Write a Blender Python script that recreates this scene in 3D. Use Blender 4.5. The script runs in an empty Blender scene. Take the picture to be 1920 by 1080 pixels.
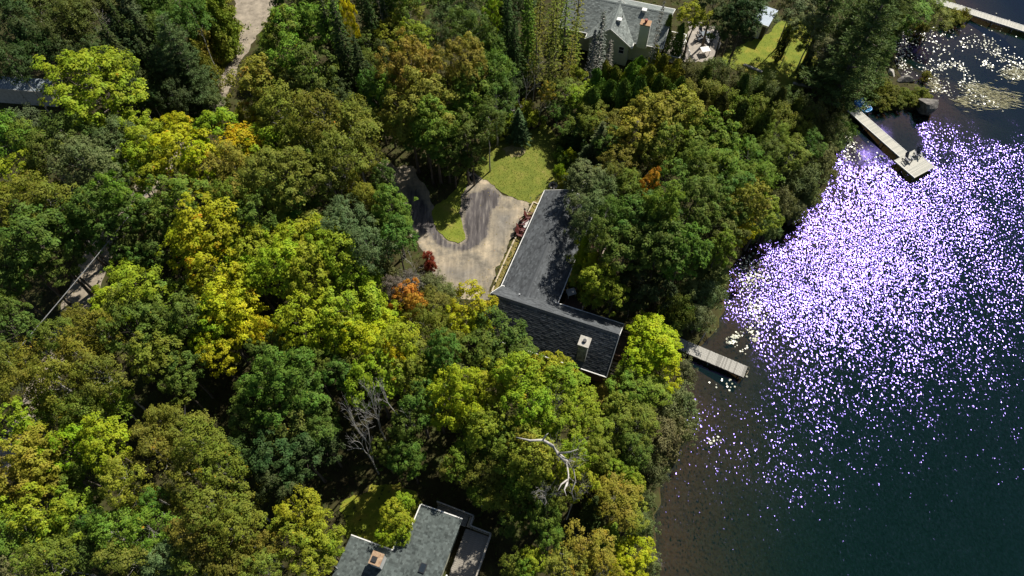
import bpy, bmesh, math, random
import numpy as np
from mathutils import Vector, Matrix

# ------------------------------------------------------------------ camera, sky, sun, exposure
scn = bpy.context.scene
COL = scn.collection
FPX, PITCH, CAMH = 1280.0, math.radians(58.0), 62.0
cam_d = bpy.data.cameras.new('camera')
cam_d.sensor_fit = 'HORIZONTAL'; cam_d.sensor_width = 36.0
cam_d.lens = 36.0 * FPX / 1920.0
cam_d.clip_start = 0.5; cam_d.clip_end = 6000
cam = bpy.data.objects.new('camera', cam_d); COL.objects.link(cam)
cam.location = (0, 0, CAMH)
cam.rotation_euler = (math.pi/2 - PITCH, 0, 0)
scn.camera = cam

SUN_EL, SUN_AZ = math.radians(47.5), math.radians(39.5)     # azimuth clockwise from +Y
sdir = Vector((math.sin(SUN_AZ)*math.cos(SUN_EL), math.cos(SUN_AZ)*math.cos(SUN_EL), math.sin(SUN_EL)))
w = bpy.data.worlds.new('World'); scn.world = w; w.use_nodes = True
nt = w.node_tree; nt.nodes.clear()
sky = nt.nodes.new('ShaderNodeTexSky'); sky.sky_type = 'NISHITA'; sky.sun_disc = False
sky.sun_elevation = SUN_EL; sky.sun_rotation = SUN_AZ; sky.air_density = 1.0; sky.dust_density = 1.0
bg = nt.nodes.new('ShaderNodeBackground'); bg.inputs['Strength'].default_value = 0.05
wo = nt.nodes.new('ShaderNodeOutputWorld')
nt.links.new(sky.outputs[0], bg.inputs[0]); nt.links.new(bg.outputs[0], wo.inputs[0])
sl = bpy.data.lights.new('sun', 'SUN'); sl.energy = 5.0; sl.angle = math.radians(0.53); sl.color = (1.0, 0.95, 0.86)
sun = bpy.data.objects.new('sun', sl); COL.objects.link(sun)
sun.rotation_euler = sdir.to_track_quat('Z', 'Y').to_euler(); sun.location = (40, 60, 90)
vs = scn.view_settings
vs.view_transform = 'Standard'; vs.look = 'None'; vs.exposure = 0.5; vs.gamma = 1.0; vs.use_curve_mapping = False
scn.cycles.use_denoising = True
scn.cycles.max_bounces = 6; scn.cycles.diffuse_bounces = 3; scn.cycles.transparent_max_bounces = 12
scn.cycles.caustics_reflective = False; scn.cycles.caustics_refractive = False

# ------------------------------------------------------------------ photo pixel -> point on a known height
cF = np.array([0, math.cos(PITCH), -math.sin(PITCH)]); cU = np.array([0, math.sin(PITCH), math.cos(PITCH)]); cR = np.array([1., 0, 0])
def P(x, y, z=2.0):
    d = cF + cR*(x-960)/FPX + cU*(540-y)/FPX
    t = (z-CAMH)/d[2]
    return np.array([t*d[0], t*d[1], z])
def depth(x, y, z): return (z-CAMH)/(cF + cU*(540-y)/FPX)[2]
GZ = 2.0                                                     # level of the land behind the shore

# ------------------------------------------------------------------ terrain height from the shoreline
SHORE_PX = [(1205,1400),(1212,1180),(1222,1080),(1235,1020),(1232,960),(1238,900),(1268,860),(1290,800),(1290,760),(1278,725),
 (1283,690),(1290,655),(1325,640),(1350,612),(1360,560),(1374,500),(1398,462),(1450,432),(1486,418),(1508,390),(1550,350),(1570,295),
 (1585,260),(1600,212),(1640,206),(1700,204),(1738,210),(1752,192),(1738,165),(1698,150),(1680,120),(1674,85),(1692,58),(1745,52),
 (1800,36),(1788,0),(1760,-60),(1720,-150),(1760,-250)]
shore = np.array([P(x, y, 0.0)[:2] for x, y in SHORE_PX])
shore = np.vstack([[shore[0][0]-10, -400], shore, [shore[-1][0]+60, 900]])
landpoly = np.vstack([shore, [-3000, 900], [-3000, -400]])
def seg_dist(px, py, poly):
    d = np.full(px.shape, 1e9)
    for a, b in zip(poly[:-1], poly[1:]):
        ab = b-a; L = ab@ab + 1e-9
        t = np.clip(((px-a[0])*ab[0]+(py-a[1])*ab[1])/L, 0, 1)
        d = np.minimum(d, np.hypot(px-a[0]-t*ab[0], py-a[1]-t*ab[1]))
    return d
def inside(px, py, poly):
    c = np.zeros(px.shape, bool); n = len(poly)
    for i in range(n):
        a, b = poly[i], poly[(i+1) % n]
        cond = ((a[1] > py) != (b[1] > py))
        xi = (b[0]-a[0])*(py-a[1])/((b[1]-a[1]) if b[1] != a[1] else 1e-9)+a[0]
        c ^= cond & (px < xi)
    return c
def hgt(px, py):
    px = np.atleast_1d(np.asarray(px, float)); py = np.atleast_1d(np.asarray(py, float))
    d = seg_dist(px, py, shore)
    s = np.where(inside(px, py, landpoly), 1, -1)*d
    wob = 0.10*np.sin(px*0.9+1.3*np.sin(py*0.7)) + 0.08*np.sin(py*1.3+px*0.4)
    def sm(a, b, v):
        t = np.clip((v-a)/(b-a), 0, 1); return t*t*(3-2*t)
    land = 0.12 + (GZ-0.12)*sm(0, 9, s)
    bed = -0.10 - 0.16*np.clip(-s, 0, 6) - 0.30*np.clip(-s-6, 0, 14) + wob*sm(0, 3, -s)*0.8
    return np.where(s > 0, land, np.minimum(bed, -0.03))
def hz(x, y): return float(hgt([x], [y])[0])
def G(x, y):
    z = 2.0
    for _ in range(6):
        p = P(x, y, z); z = max(hz(p[0], p[1]), 0.0)
    return P(x, y, z)

# ------------------------------------------------------------------ material helpers
MATS = {}
def new_mat(name):
    m = bpy.data.materials.new(name); m.use_nodes = True
    n = m.node_tree; n.nodes.clear()
    out = n.nodes.new('ShaderNodeOutputMaterial')
    return m, n, out
def N(n, t, **kw):
    nd = n.nodes.new(t)
    for k, v in kw.items():
        if k in nd.inputs: nd.inputs[k].default_value = v
        else: setattr(nd, k, v)
    return nd
def ramp(n, src, stops):
    r = n.nodes.new('ShaderNodeValToRGB'); e = r.color_ramp.elements
    e[0].position, e[0].color = stops[0][0], (*stops[0][1], 1)
    e[1].position, e[1].color = stops[-1][0], (*stops[-1][1], 1)
    for p, c in stops[1:-1]:
        el = e.new(p); el.color = (*c, 1)
    n.links.new(src, r.inputs[0]); return r.outputs[0]
def noisy(name, stops, scale=3.0, detail=6, rough=0.9, bump=0.3, bscale=None, bdist=0.03, stretch=(1,1,1), spec=0.3, tint=False, metal=0.0, tr_=(0.55,1.45)):
    if name in MATS: return MATS[name]
    m, n, out = new_mat(name)
    tc = N(n, 'ShaderNodeTexCoord'); mp = N(n, 'ShaderNodeMapping'); mp.inputs['Scale'].default_value = stretch
    n.links.new(tc.outputs['Object'], mp.inputs[0])
    nz = N(n, 'ShaderNodeTexNoise', Scale=scale, Detail=detail, Roughness=0.62); n.links.new(mp.outputs[0], nz.inputs['Vector'])
    c = ramp(n, nz.outputs['Fac'], stops)
    if tint:
        at = N(n, 'ShaderNodeAttribute', attribute_name='tint')
        mr = N(n, 'ShaderNodeMapRange'); mr.inputs['To Min'].default_value = tr_[0]; mr.inputs['To Max'].default_value = tr_[1]
        n.links.new(at.outputs['Fac'], mr.inputs['Value'])
        mx = N(n, 'ShaderNodeMix', data_type='RGBA', blend_type='MULTIPLY'); mx.inputs[0].default_value = 1.0
        n.links.new(c, mx.inputs[6]); n.links.new(mr.outputs[0], mx.inputs[7]); c = mx.outputs[2]
    b = N(n, 'ShaderNodeBsdfPrincipled', Roughness=rough, Metallic=metal); b.inputs['Specular IOR Level'].default_value = spec
    n.links.new(c, b.inputs['Base Color'])
    if bump:
        nb = N(n, 'ShaderNodeTexNoise', Scale=bscale or scale*4, Detail=5); n.links.new(mp.outputs[0], nb.inputs['Vector'])
        bp = N(n, 'ShaderNodeBump', Strength=bump, Distance=bdist); n.links.new(nb.outputs['Fac'], bp.inputs['Height'])
        n.links.new(bp.outputs[0], b.inputs['Normal'])
    n.links.new(b.outputs[0], out.inputs[0]); MATS[name] = m; return m
def mul(c, k): return tuple(min(1, v*k) for v in c)
def plain(name, c, rough=0.6, spec=0.4, var=0.25, scale=5, metal=0.0):
    return noisy(name, [(0.3, mul(c, 1-var)), (0.7, mul(c, 1+var))], scale=scale, rough=rough, spec=spec, bump=0.1, metal=metal)

def leaf_mat(name, trans=0.28, autumn=((0.46, 0.31, 0.012), (0.50, 0.16, 0.012)), spec=0.12, nscale=0.55):
    m, n, out = new_mat(name)
    oi = N(n, 'ShaderNodeObjectInfo'); at = N(n, 'ShaderNodeAttribute', attribute_name='tint')
    tc = N(n, 'ShaderNodeTexCoord')
    nz = N(n, 'ShaderNodeTexNoise', Scale=nscale, Detail=2.5, Roughness=0.6)
    addv = N(n, 'ShaderNodeVectorMath', operation='ADD')
    sc = N(n, 'ShaderNodeVectorMath', operation='SCALE'); sc.inputs['Scale'].default_value = 37.0
    cb = N(n, 'ShaderNodeCombineXYZ')
    for i in range(3): n.links.new(oi.outputs['Random'], cb.inputs[i])
    n.links.new(cb.outputs[0], sc.inputs[0])
    n.links.new(tc.outputs['Object'], addv.inputs[0]); n.links.new(sc.outputs[0], addv.inputs[1])
    n.links.new(addv.outputs[0], nz.inputs['Vector'])
    # autumn patches: noise + amount
    ad = N(n, 'ShaderNodeMath', operation='ADD'); n.links.new(nz.outputs['Fac'], ad.inputs[0]); n.links.new(oi.outputs['Alpha'], ad.inputs[1])
    t2 = N(n, 'ShaderNodeMath', operation='MULTIPLY_ADD'); t2.inputs[1].default_value = 0.22; t2.inputs[2].default_value = -0.11
    n.links.new(at.outputs['Fac'], t2.inputs[0])
    ad2 = N(n, 'ShaderNodeMath', operation='ADD'); n.links.new(ad.outputs[0], ad2.inputs[0]); n.links.new(t2.outputs[0], ad2.inputs[1])
    am = N(n, 'ShaderNodeMapRange'); am.inputs['From Min'].default_value = 0.84; am.inputs['From Max'].default_value = 0.98
    n.links.new(ad2.outputs[0], am.inputs['Value'])
    ac = ramp(n, at.outputs['Fac'], [(0.55, autumn[0]), (0.95, autumn[1])])
    # broad hue shift inside a crown
    nz2 = N(n, 'ShaderNodeTexNoise', Scale=nscale*1.7, Detail=2.0); n.links.new(addv.outputs[0], nz2.inputs['Vector'])
    hs = N(n, 'ShaderNodeHueSaturation')
    hm = N(n, 'ShaderNodeMapRange'); hm.inputs['From Min'].default_value = 0.3; hm.inputs['From Max'].default_value = 0.7
    hm.inputs['To Min'].default_value = 0.484; hm.inputs['To Max'].default_value = 0.525
    n.links.new(nz2.outputs['Fac'], hm.inputs['Value']); n.links.new(hm.outputs[0], hs.inputs['Hue'])
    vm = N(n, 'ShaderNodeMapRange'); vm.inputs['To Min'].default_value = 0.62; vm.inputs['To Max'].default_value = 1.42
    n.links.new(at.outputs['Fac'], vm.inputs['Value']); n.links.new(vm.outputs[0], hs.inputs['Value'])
    n.links.new(oi.outputs['Color'], hs.inputs['Color'])
    mx = N(n, 'ShaderNodeMix', data_type='RGBA'); n.links.new(am.outputs[0], mx.inputs[0])
    n.links.new(hs.outputs[0], mx.inputs[6]); n.links.new(ac, mx.inputs[7])
    b = N(n, 'ShaderNodeBsdfPrincipled', Roughness=0.6); b.inputs['Specular IOR Level'].default_value = spec
    n.links.new(mx.outputs[2], b.inputs['Base Color'])
    tr = N(n, 'ShaderNodeBsdfTranslucent')
    br = N(n, 'ShaderNodeMix', data_type='RGBA', blend_type='MULTIPLY'); br.inputs[0].default_value = 1.0
    br.inputs[7].default_value = (1.25, 1.25, 0.6, 1); n.links.new(mx.outputs[2], br.inputs[6])
    n.links.new(br.outputs[2], tr.inputs['Color'])
    ms = N(n, 'ShaderNodeMixShader'); ms.inputs[0].default_value = trans
    n.links.new(b.outputs[0], ms.inputs[1]); n.links.new(tr.outputs[0], ms.inputs[2]); n.links.new(ms.outputs[0], out.inputs[0])
    MATS[name] = m; return m

M_leaf = leaf_mat('broad_leaf')
M_needle = leaf_mat('needle_leaf', trans=0.12, autumn=((0.22,0.16,0.03),(0.18,0.10,0.03)), spec=0.08)
M_bark = noisy('bark', [(0.3,(0.07,0.055,0.042)),(0.7,(0.17,0.145,0.12))], scale=4, stretch=(1,1,0.3), bump=0.6)
M_birch = noisy('birch_bark', [(0.36,(0.10,0.09,0.08)),(0.5,(0.42,0.40,0.36))], scale=5, stretch=(1,1,3), bump=0.2)
M_dead = noisy('dead_wood', [(0.3,(0.30,0.275,0.25)),(0.7,(0.58,0.55,0.50))], scale=4, bump=0.4)
M_floor = None

# ------------------------------------------------------------------ mesh helpers
def link(name, me, parent=None, loc=None, rz=0.0):
    o = bpy.data.objects.new(name, me); COL.objects.link(o)
    if parent is not None: o.parent = parent
    if loc is not None: o.location = loc
    if rz: o.rotation_euler = (0, 0, rz)
    return o
def tag(o, label=None, cat=None, group=None, kind=None):
    if label: o['label'] = label
    if cat: o['category'] = cat
    if group: o['group'] = group
    if kind: o['kind'] = kind
    return o
def thing(name, label, cat, loc=(0,0,0), rz=0.0, group=None):
    return tag(link(name, None, None, tuple(float(v) for v in loc), rz), label, cat, group)
class MB:
    def __init__(s): s.v = []; s.f = []
    def quad(s, a, b, c, d):
        i = len(s.v); s.v += [tuple(a), tuple(b), tuple(c), tuple(d)]; s.f.append((i, i+1, i+2, i+3)); return s
    def prism(s, pts, z0, z1):
        n = len(pts); i = len(s.v)
        s.v += [(p[0], p[1], z0) for p in pts] + [(p[0], p[1], z1) for p in pts]
        s.f.append(tuple(i+k for k in reversed(range(n)))); s.f.append(tuple(i+n+k for k in range(n)))
        for k in range(n):
            l = (k+1) % n; s.f.append((i+k, i+l, i+n+l, i+n+k))
        return s
    def hexa(s, p):
        i = len(s.v); s.v += [tuple(map(float, q)) for q in p]
        for f in ((3,2,1,0),(4,5,6,7),(0,1,5,4),(1,2,6,5),(2,3,7,6),(3,0,4,7)): s.f.append(tuple(i+k for k in f))
        return s
    def box(s, cx, cy, cz, sx, sy, sz, rz=0.0, tilt=0.0):
        c, q = math.cos(rz), math.sin(rz); ct, st = math.cos(tilt), math.sin(tilt); p = []
        for z in (-.5, .5):
            for x, y in ((-.5,-.5),(.5,-.5),(.5,.5),(-.5,.5)):
                X, Y, Z = x*sx, y*sy, z*sz
                Y, Z = Y*ct-Z*st, Y*st+Z*ct
                p.append((cx+X*c-Y*q, cy+X*q+Y*c, cz+Z))
        return s.hexa(p)
    def bar(s, a, b, wd, ht=None, up=(0,0,1)):
        a, b = Vector(a), Vector(b); ht = ht or wd; d = (b-a).normalized(); upv = Vector(up)
        if abs(d.dot(upv)) > 0.98: upv = Vector((1,0,0))
        r = d.cross(upv).normalized()*wd/2; u = r.cross(d).normalized()*ht/2
        return s.hexa([a-r-u, a+r-u, b+r-u, b-r-u, a-r+u, a+r+u, b+r+u, b-r+u])
    def tube(s, pts, rad, n=6, cap=True):
        pts = [Vector(p) for p in pts]; i0 = len(s.v)
        for k, p in enumerate(pts):
            d = (pts[min(k+1, len(pts)-1)]-pts[max(k-1, 0)])
            d = d.normalized() if d.length > 1e-6 else Vector((0,0,1))
            a = d.orthogonal().normalized(); b = d.cross(a)
            r = rad[k] if hasattr(rad, '__len__') else rad
            for j in range(n):
                t = 2*math.pi*j/n; s.v.append(tuple(p+(a*math.cos(t)+b*math.sin(t))*r))
        for k in range(len(pts)-1):
            for j in range(n):
                l = (j+1) % n; q = i0+k*n
                s.f.append((q+j, q+l, q+n+l, q+n+j))
        if cap:
            s.f.append(tuple(i0+j for j in reversed(range(n)))); s.f.append(tuple(i0+(len(pts)-1)*n+j for j in range(n)))
        return s
    def mesh(s, name, mat, smooth=False):
        me = bpy.data.meshes.new(name); me.from_pydata(s.v, [], s.f); me.materials.append(mat)
        if smooth: me.polygons.foreach_set('use_smooth', [True]*len(me.polygons))
        me.update(); return me
    def build(s, name, mat, parent=None, loc=None, rz=0.0, smooth=False, bevel=0.0):
        o = link(name, s.mesh(name, mat, smooth), parent, loc, rz)
        if bevel:
            m = o.modifiers.new('edge', 'BEVEL'); m.width = bevel; m.segments = 2; m.limit_method = 'ANGLE'
        return o
def quads_mesh(name, V, mat, tint=None):
    """V: (n,4,3) array of quads"""
    n = len(V); me = bpy.data.meshes.new(name)
    me.vertices.add(n*4); me.vertices.foreach_set('co', V.astype(np.float32).ravel())
    me.loops.add(n*4); me.loops.foreach_set('vertex_index', np.arange(n*4, dtype=np.int32))
    me.polygons.add(n); me.polygons.foreach_set('loop_start', np.arange(0, n*4, 4, dtype=np.int32))
    try: me.polygons.foreach_set('loop_total', np.full(n, 4, dtype=np.int32))
    except Exception: pass
    me.materials.append(mat)
    if tint is not None:
        a = me.attributes.new('tint', 'FLOAT', 'FACE'); a.data.foreach_set('value', tint.astype(np.float32))
    me.update(calc_edges=True); return me
def unit(a): return a/np.maximum(np.linalg.norm(a, axis=-1, keepdims=True), 1e-9)
def cards(rng, p, nrm, ln, wd, fold=0.25, along=None):
    """leaf-shaped folded quads at p facing nrm"""
    n = len(p); nrm = unit(nrm)
    a = rng.normal(size=(n, 3)) if along is None else along
    a = unit(a - nrm*np.sum(a*nrm, 1, keepdims=True)); b = np.cross(nrm, a)
    ln = np.broadcast_to(ln, (n,))[:, None]; wd = np.broadcast_to(wd, (n,))[:, None]
    V = np.empty((n, 4, 3))
    V[:, 0] = p-a*ln*.5; V[:, 2] = p+a*ln*.5
    V[:, 1] = p+b*wd*.5+nrm*wd*fold; V[:, 3] = p-b*wd*.5+nrm*wd*fold
    return V

# ------------------------------------------------------------------ ground, lake
def sheet(name, poly, mat, lift, jag=0.0, step=1.5, seed=0, masks=None):
    """a patch laid on the terrain: jagged outline, cut to a grid and draped"""
    rng = random.Random(seed); pts = []
    for i in range(len(poly)):
        a, b = Vector(poly[i][:2]), Vector(poly[(i+1) % len(poly)][:2]); L = (b-a).length
        k = max(1, int(L/0.35)) if jag else 1
        nn = Vector((-(b-a).y, (b-a).x)).normalized() if L > 0 else Vector((0,0)); ph = rng.random()*6
        for j in range(k):
            t = j/k; env = min(1, 4*t, 4*(1-t)) if k > 1 else 0
            off = jag*(rng.gauss(0, .45)+0.9*math.sin(t*L*1.1+ph)+0.5*math.sin(t*L*2.9+ph*2)) * (0.35+0.65*env)
            pts.append(a.lerp(b, t)+nn*off)
    bm = bmesh.new()
    f = bm.faces.new([bm.verts.new((p.x, p.y, 0)) for p in pts])
    bmesh.ops.triangulate(bm, faces=[f])
    xs = [p.x for p in pts]; ys = [p.y for p in pts]
    x = min(xs)+step
    while x < max(xs):
        bmesh.ops.bisect_plane(bm, geom=bm.verts[:]+bm.edges[:]+bm.faces[:], plane_co=(x,0,0), plane_no=(1,0,0)); x += step
    y = min(ys)+step
    while y < max(ys):
        bmesh.ops.bisect_plane(bm, geom=bm.verts[:]+bm.edges[:]+bm.faces[:], plane_co=(0,y,0), plane_no=(0,1,0)); y += step
    co = np.array([v.co[:] for v in bm.verts]); z = hgt(co[:, 0], co[:, 1])
    for v, zz in zip(bm.verts, z): v.co.z = zz+lift
    bmesh.ops.recalc_face_normals(bm, faces=bm.faces[:])
    if sum(f.normal.z for f in bm.faces) < 0: bmesh.ops.reverse_faces(bm, faces=bm.faces[:])
    me = bpy.data.meshes.new(name); bm.to_mesh(me); bm.free(); me.materials.append(mat)
    for k, q in (masks or {}).items():                           # signed distance to a worn zone, in metres
        q = np.array([v[:2] for v in q]); qc = np.vstack([q, q[:1]])
        s = np.where(inside(co[:, 0], co[:, 1], q), 1, -1)*seg_dist(co[:, 0], co[:, 1], qc)
        at = me.attributes.new(k, 'FLOAT', 'POINT'); at.data.foreach_set('value', np.clip(s, -3, 3).astype(np.float32))
    return tag(link(name, me), kind='structure')

def ground_material():
    m, n, out = new_mat('forest_floor_and_bed')
    g = N(n, 'ShaderNodeNewGeometry'); sp = N(n, 'ShaderNodeSeparateXYZ'); n.links.new(g.outputs['Position'], sp.inputs[0])
    n1 = N(n, 'ShaderNodeTexNoise', Scale=0.5, Detail=7, Roughness=0.65); n.links.new(g.outputs['Position'], n1.inputs['Vector'])
    n2 = N(n, 'ShaderNodeTexNoise', Scale=3.0, Detail=5); n.links.new(g.outputs['Position'], n2.inputs['Vector'])
    land = ramp(n, n1.outputs['Fac'], [(0.3,(0.03,0.024,0.013)),(0.5,(0.05,0.045,0.018)),(0.68,(0.06,0.075,0.02))])
    bed = ramp(n, n2.outputs['Fac'], [(0.3,(0.085,0.038,0.018)),(0.52,(0.165,0.075,0.034)),(0.72,(0.14,0.085,0.045))])
    mr = N(n, 'ShaderNodeMapRange'); mr.inputs['From Min'].default_value = -0.22; mr.inputs['From Max'].default_value = 0.06
    n.links.new(sp.outputs[2], mr.inputs['Value'])
    mx = N(n, 'ShaderNodeMix', data_type='RGBA'); n.links.new(mr.outputs[0], mx.inputs[0])
    n.links.new(bed, mx.inputs[6]); n.links.new(land, mx.inputs[7])
    b = N(n, 'ShaderNodeBsdfPrincipled', Roughness=0.95); b.inputs['Specular IOR Level'].default_value = 0.1
    bp = N(n, 'ShaderNodeBump', Strength=0.6, Distance=0.12); n.links.new(n2.outputs['Fac'], bp.inputs['Height'])
    n.links.new(bp.outputs[0], b.inputs['Normal']); n.links.new(mx.outputs[2], b.inputs['Base Color'])
    n.links.new(b.outputs[0], out.inputs[0]); return m
M_ground = ground_material()
def axis(lo, hi, st, far):
    a = list(np.arange(lo, hi+st, st)); k = st*2
    l = [a[0]]; 
    while l[0] > -far: l.insert(0, l[0]-k); k *= 1.7
    k = st*2; r = [a[-1]]
    while r[-1] < far: r.append(r[-1]+k); k *= 1.7
    return np.array(l[:-1]+a+r[1:])
gx = axis(-95, 95, 1.0, 2500); gy = axis(-8, 165, 1.0, 2500)
XX, YY = np.meshgrid(gx, gy); ZZ = hgt(XX.ravel(), YY.ravel())
ZZ = np.where(XX.ravel() > 1e9, 0, ZZ)
nx, ny = len(gx), len(gy)
idx = np.arange(nx*ny).reshape(ny, nx)
fq = np.stack([idx[:-1, :-1], idx[:-1, 1:], idx[1:, 1:], idx[1:, :-1]], -1).reshape(-1, 4)
me = bpy.data.meshes.new('ground')
me.from_pydata(np.stack([XX.ravel(), YY.ravel(), ZZ], 1).tolist(), [], fq.tolist()); me.materials.append(M_ground)
me.polygons.foreach_set('use_smooth', [True]*len(me.polygons)); me.update()
tag(link('ground', me), kind='structure')

CALM = [(1790,88,14.5,20),(1660,235,4,9),(1635,285,2,5),(1900,20,10,16),(1350,660,3,9)]
def water_material():
    m, n, out = new_mat('lake_water')
    g = N(n, 'ShaderNodeNewGeometry')
    def slopes(scale, stretch, rot, amp, detail):
        mp = N(n, 'ShaderNodeMapping'); mp.inputs['Scale'].default_value = stretch; mp.inputs['Rotation'].default_value = (0,0,rot)
        n.links.new(g.outputs['Position'], mp.inputs[0])
        nz = N(n, 'ShaderNodeTexNoise', Scale=scale, Detail=detail, Roughness=0.5); n.links.new(mp.outputs[0], nz.inputs['Vector'])
        su = N(n, 'ShaderNodeVectorMath', operation='SUBTRACT'); su.inputs[1].default_value = (0.5,0.5,0.5); n.links.new(nz.outputs['Color'], su.inputs[0])
        mu = N(n, 'ShaderNodeVectorMath', operation='MULTIPLY'); mu.inputs[1].default_value = amp; n.links.new(su.outputs[0], mu.inputs[0])
        return mu.outputs[0]
    s1 = slopes(6.4, (1.0, 0.55, 1), 0.12, (0.72, 0.54, 0.0), 1.0)
    s2 = slopes(0.35, (1.0, 0.5, 1), 0.2, (0.16, 0.10, 0.0), 1.0)
    s3 = slopes(0.035, (1.0, 1.0, 1), 0.0, (0.05, 0.05, 0.0), 2.0)
    def calm(px, py, r0, r1):                                    # sheltered water behind the pads and docks lies still
        c0 = P(px, py, 0); di = N(n, 'ShaderNodeVectorMath', operation='DISTANCE'); di.inputs[1].default_value = tuple(c0)
        wn = N(n, 'ShaderNodeTexNoise', Scale=.22, Detail=4); n.links.new(g.outputs['Position'], wn.inputs['Vector'])
        wa_ = N(n, 'ShaderNodeMath', operation='MULTIPLY_ADD'); wa_.inputs[1].default_value = 9.0; wa_.inputs[2].default_value = -4.5; n.links.new(wn.outputs['Fac'], wa_.inputs[0])
        n.links.new(g.outputs['Position'], di.inputs[0]); ad_ = N(n, 'ShaderNodeMath', operation='ADD'); n.links.new(di.outputs['Value'], ad_.inputs[0]); n.links.new(wa_.outputs[0], ad_.inputs[1])
        mr = N(n, 'ShaderNodeMapRange'); mr.inputs['From Min'].default_value = r0; mr.inputs['From Max'].default_value = r1; mr.inputs['To Min'].default_value = .10; n.links.new(ad_.outputs[0], mr.inputs['Value']); return mr.outputs[0]
    k = None
    for spec in CALM:
        f_ = calm(*spec)
        if k is None: k = f_
        else:
            mn = N(n, 'ShaderNodeMath', operation='MULTIPLY'); n.links.new(k, mn.inputs[0]); n.links.new(f_, mn.inputs[1]); k = mn.outputs[0]
    sk_ = N(n, 'ShaderNodeVectorMath', operation='SCALE'); n.links.new(s1, sk_.inputs[0]); n.links.new(k, sk_.inputs['Scale']); s1 = sk_.outputs[0]
    a1 = N(n, 'ShaderNodeVectorMath', operation='ADD'); n.links.new(s1, a1.inputs[0]); n.links.new(s2, a1.inputs[1])
    a2 = N(n, 'ShaderNodeVectorMath', operation='ADD'); n.links.new(a1.outputs[0], a2.inputs[0]); n.links.new(s3, a2.inputs[1])
    a3 = N(n, 'ShaderNodeVectorMath', operation='ADD'); a3.inputs[1].default_value = (0,0,1); n.links.new(a2.outputs[0], a3.inputs[0])
    nm = N(n, 'ShaderNodeVectorMath', operation='NORMALIZE'); n.links.new(a3.outputs[0], nm.inputs[0])
    fr = N(n, 'ShaderNodeFresnel', IOR=1.33); n.links.new(nm.outputs[0], fr.inputs['Normal'])
    tr = N(n, 'ShaderNodeBsdfTransparent'); tr.inputs[0].default_value = (0.93, 0.95, 0.93, 1)
    df = N(n, 'ShaderNodeBsdfDiffuse'); df.inputs[0].default_value = (0.004, 0.022, 0.016, 1); 
    am_ = N(n, 'ShaderNodeVectorMath', operation='MULTIPLY'); am_.inputs[1].default_value = (1.7, 1.7, 1.0); n.links.new(a3.outputs[0], am_.inputs[0])
    nm2 = N(n, 'ShaderNodeVectorMath', operation='NORMALIZE'); n.links.new(am_.outputs[0], nm2.inputs[0]); n.links.new(nm2.outputs[0], df.inputs['Normal'])
    m1 = N(n, 'ShaderNodeMixShader'); m1.inputs[0].default_value = 0.45
    n.links.new(tr.outputs[0], m1.inputs[1]); n.links.new(df.outputs[0], m1.inputs[2])
    gl = N(n, 'ShaderNodeBsdfGlossy', distribution='BECKMANN', Roughness=0.168); gl.inputs['Color'].default_value = (0.38, 0.285, 1.0, 1)  # violet tint put into the reflection imitates colour fringes round sun glints
    n.links.new(nm.outputs[0], gl.inputs['Normal'])
    m2 = N(n, 'ShaderNodeMixShader'); n.links.new(fr.outputs[0], m2.inputs[0]); n.links.new(m1.outputs[0], m2.inputs[1]); n.links.new(gl.outputs[0], m2.inputs[2])
    n.links.new(m2.outputs[0], out.inputs['Surface'])
    va = N(n, 'ShaderNodeVolumeAbsorption', Density=0.40); va.inputs['Color'].default_value = (0.08, 0.42, 0.36, 1)
    n.links.new(va.outputs[0], out.inputs['Volume'])
    return m
mb = MB(); mb.box(1000, 250, -15, 2000, 1300, 30)
tag(mb.build('lake_water', water_material()), kind='structure')

# gravel road, driveway, lawns
M_gravel = noisy('gravel', [(0.28,(0.16,0.135,0.10)),(0.5,(0.27,0.228,0.172)),(0.72,(0.38,0.32,0.24))], scale=1.3, detail=9, bump=0.5, bscale=9, bdist=0.03)
M_sand = noisy('sandy_drive', [(0.30,(0.15,0.135,0.115)),(0.44,(0.25,0.225,0.185)),(0.56,(0.32,0.28,0.215)),(0.72,(0.50,0.41,0.29))], scale=0.42, detail=10, bump=0.5, bscale=7, bdist=0.03)
M_asph = noisy('worn_asphalt', [(0.32,(0.075,0.07,0.067)),(0.52,(0.115,0.105,0.098)),(0.68,(0.19,0.17,0.145))], scale=0.6, detail=10, bump=0.35, bscale=9, bdist=0.02, stretch=(1,.55,1))
M_lawn = noisy('lawn_grass', [(0.30,(0.10,0.13,0.014)),(0.48,(0.145,0.168,0.02)),(0.6,(0.185,0.185,0.03)),(0.70,(0.27,0.23,0.08))], scale=0.75, detail=12, bump=0.8, bscale=9, bdist=0.05)
M_lawn2 = noisy('neighbour_lawn', [(0.30,(0.115,0.16,0.012)),(0.5,(0.17,0.20,0.016)),(0.66,(0.27,0.23,0.03))], scale=0.7, detail=9, bump=0.8, bscale=9, bdist=0.05)
M_island = noisy('island_grass', [(0.30,(0.11,0.15,0.014)),(0.52,(0.17,0.20,0.02)),(0.72,(0.26,0.23,0.05))], scale=0.5, detail=9, bump=0.8, bscale=9, bdist=0.05)
def gp(lst): return [G(x, y) for x, y in lst]
def z8(lst): return [(740+x/3.1765, 220+y/3.1765) for x, y in lst]
ROAD = gp([(505,-60),(440,-60),(440,20),(428,75),(402,135),(380,175),(340,215),(290,280),(240,370),(160,470),(128,545),(92,640),(40,760),(-40,900),(-20,960),(70,800),(130,660),(165,585),(205,500),(262,420),(330,300),(390,232),(420,200),(448,120),(492,55),(535,-20)])
sheet('gravel_road', ROAD, M_gravel, 0.02, 0.14, 3.0, 1)
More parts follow.
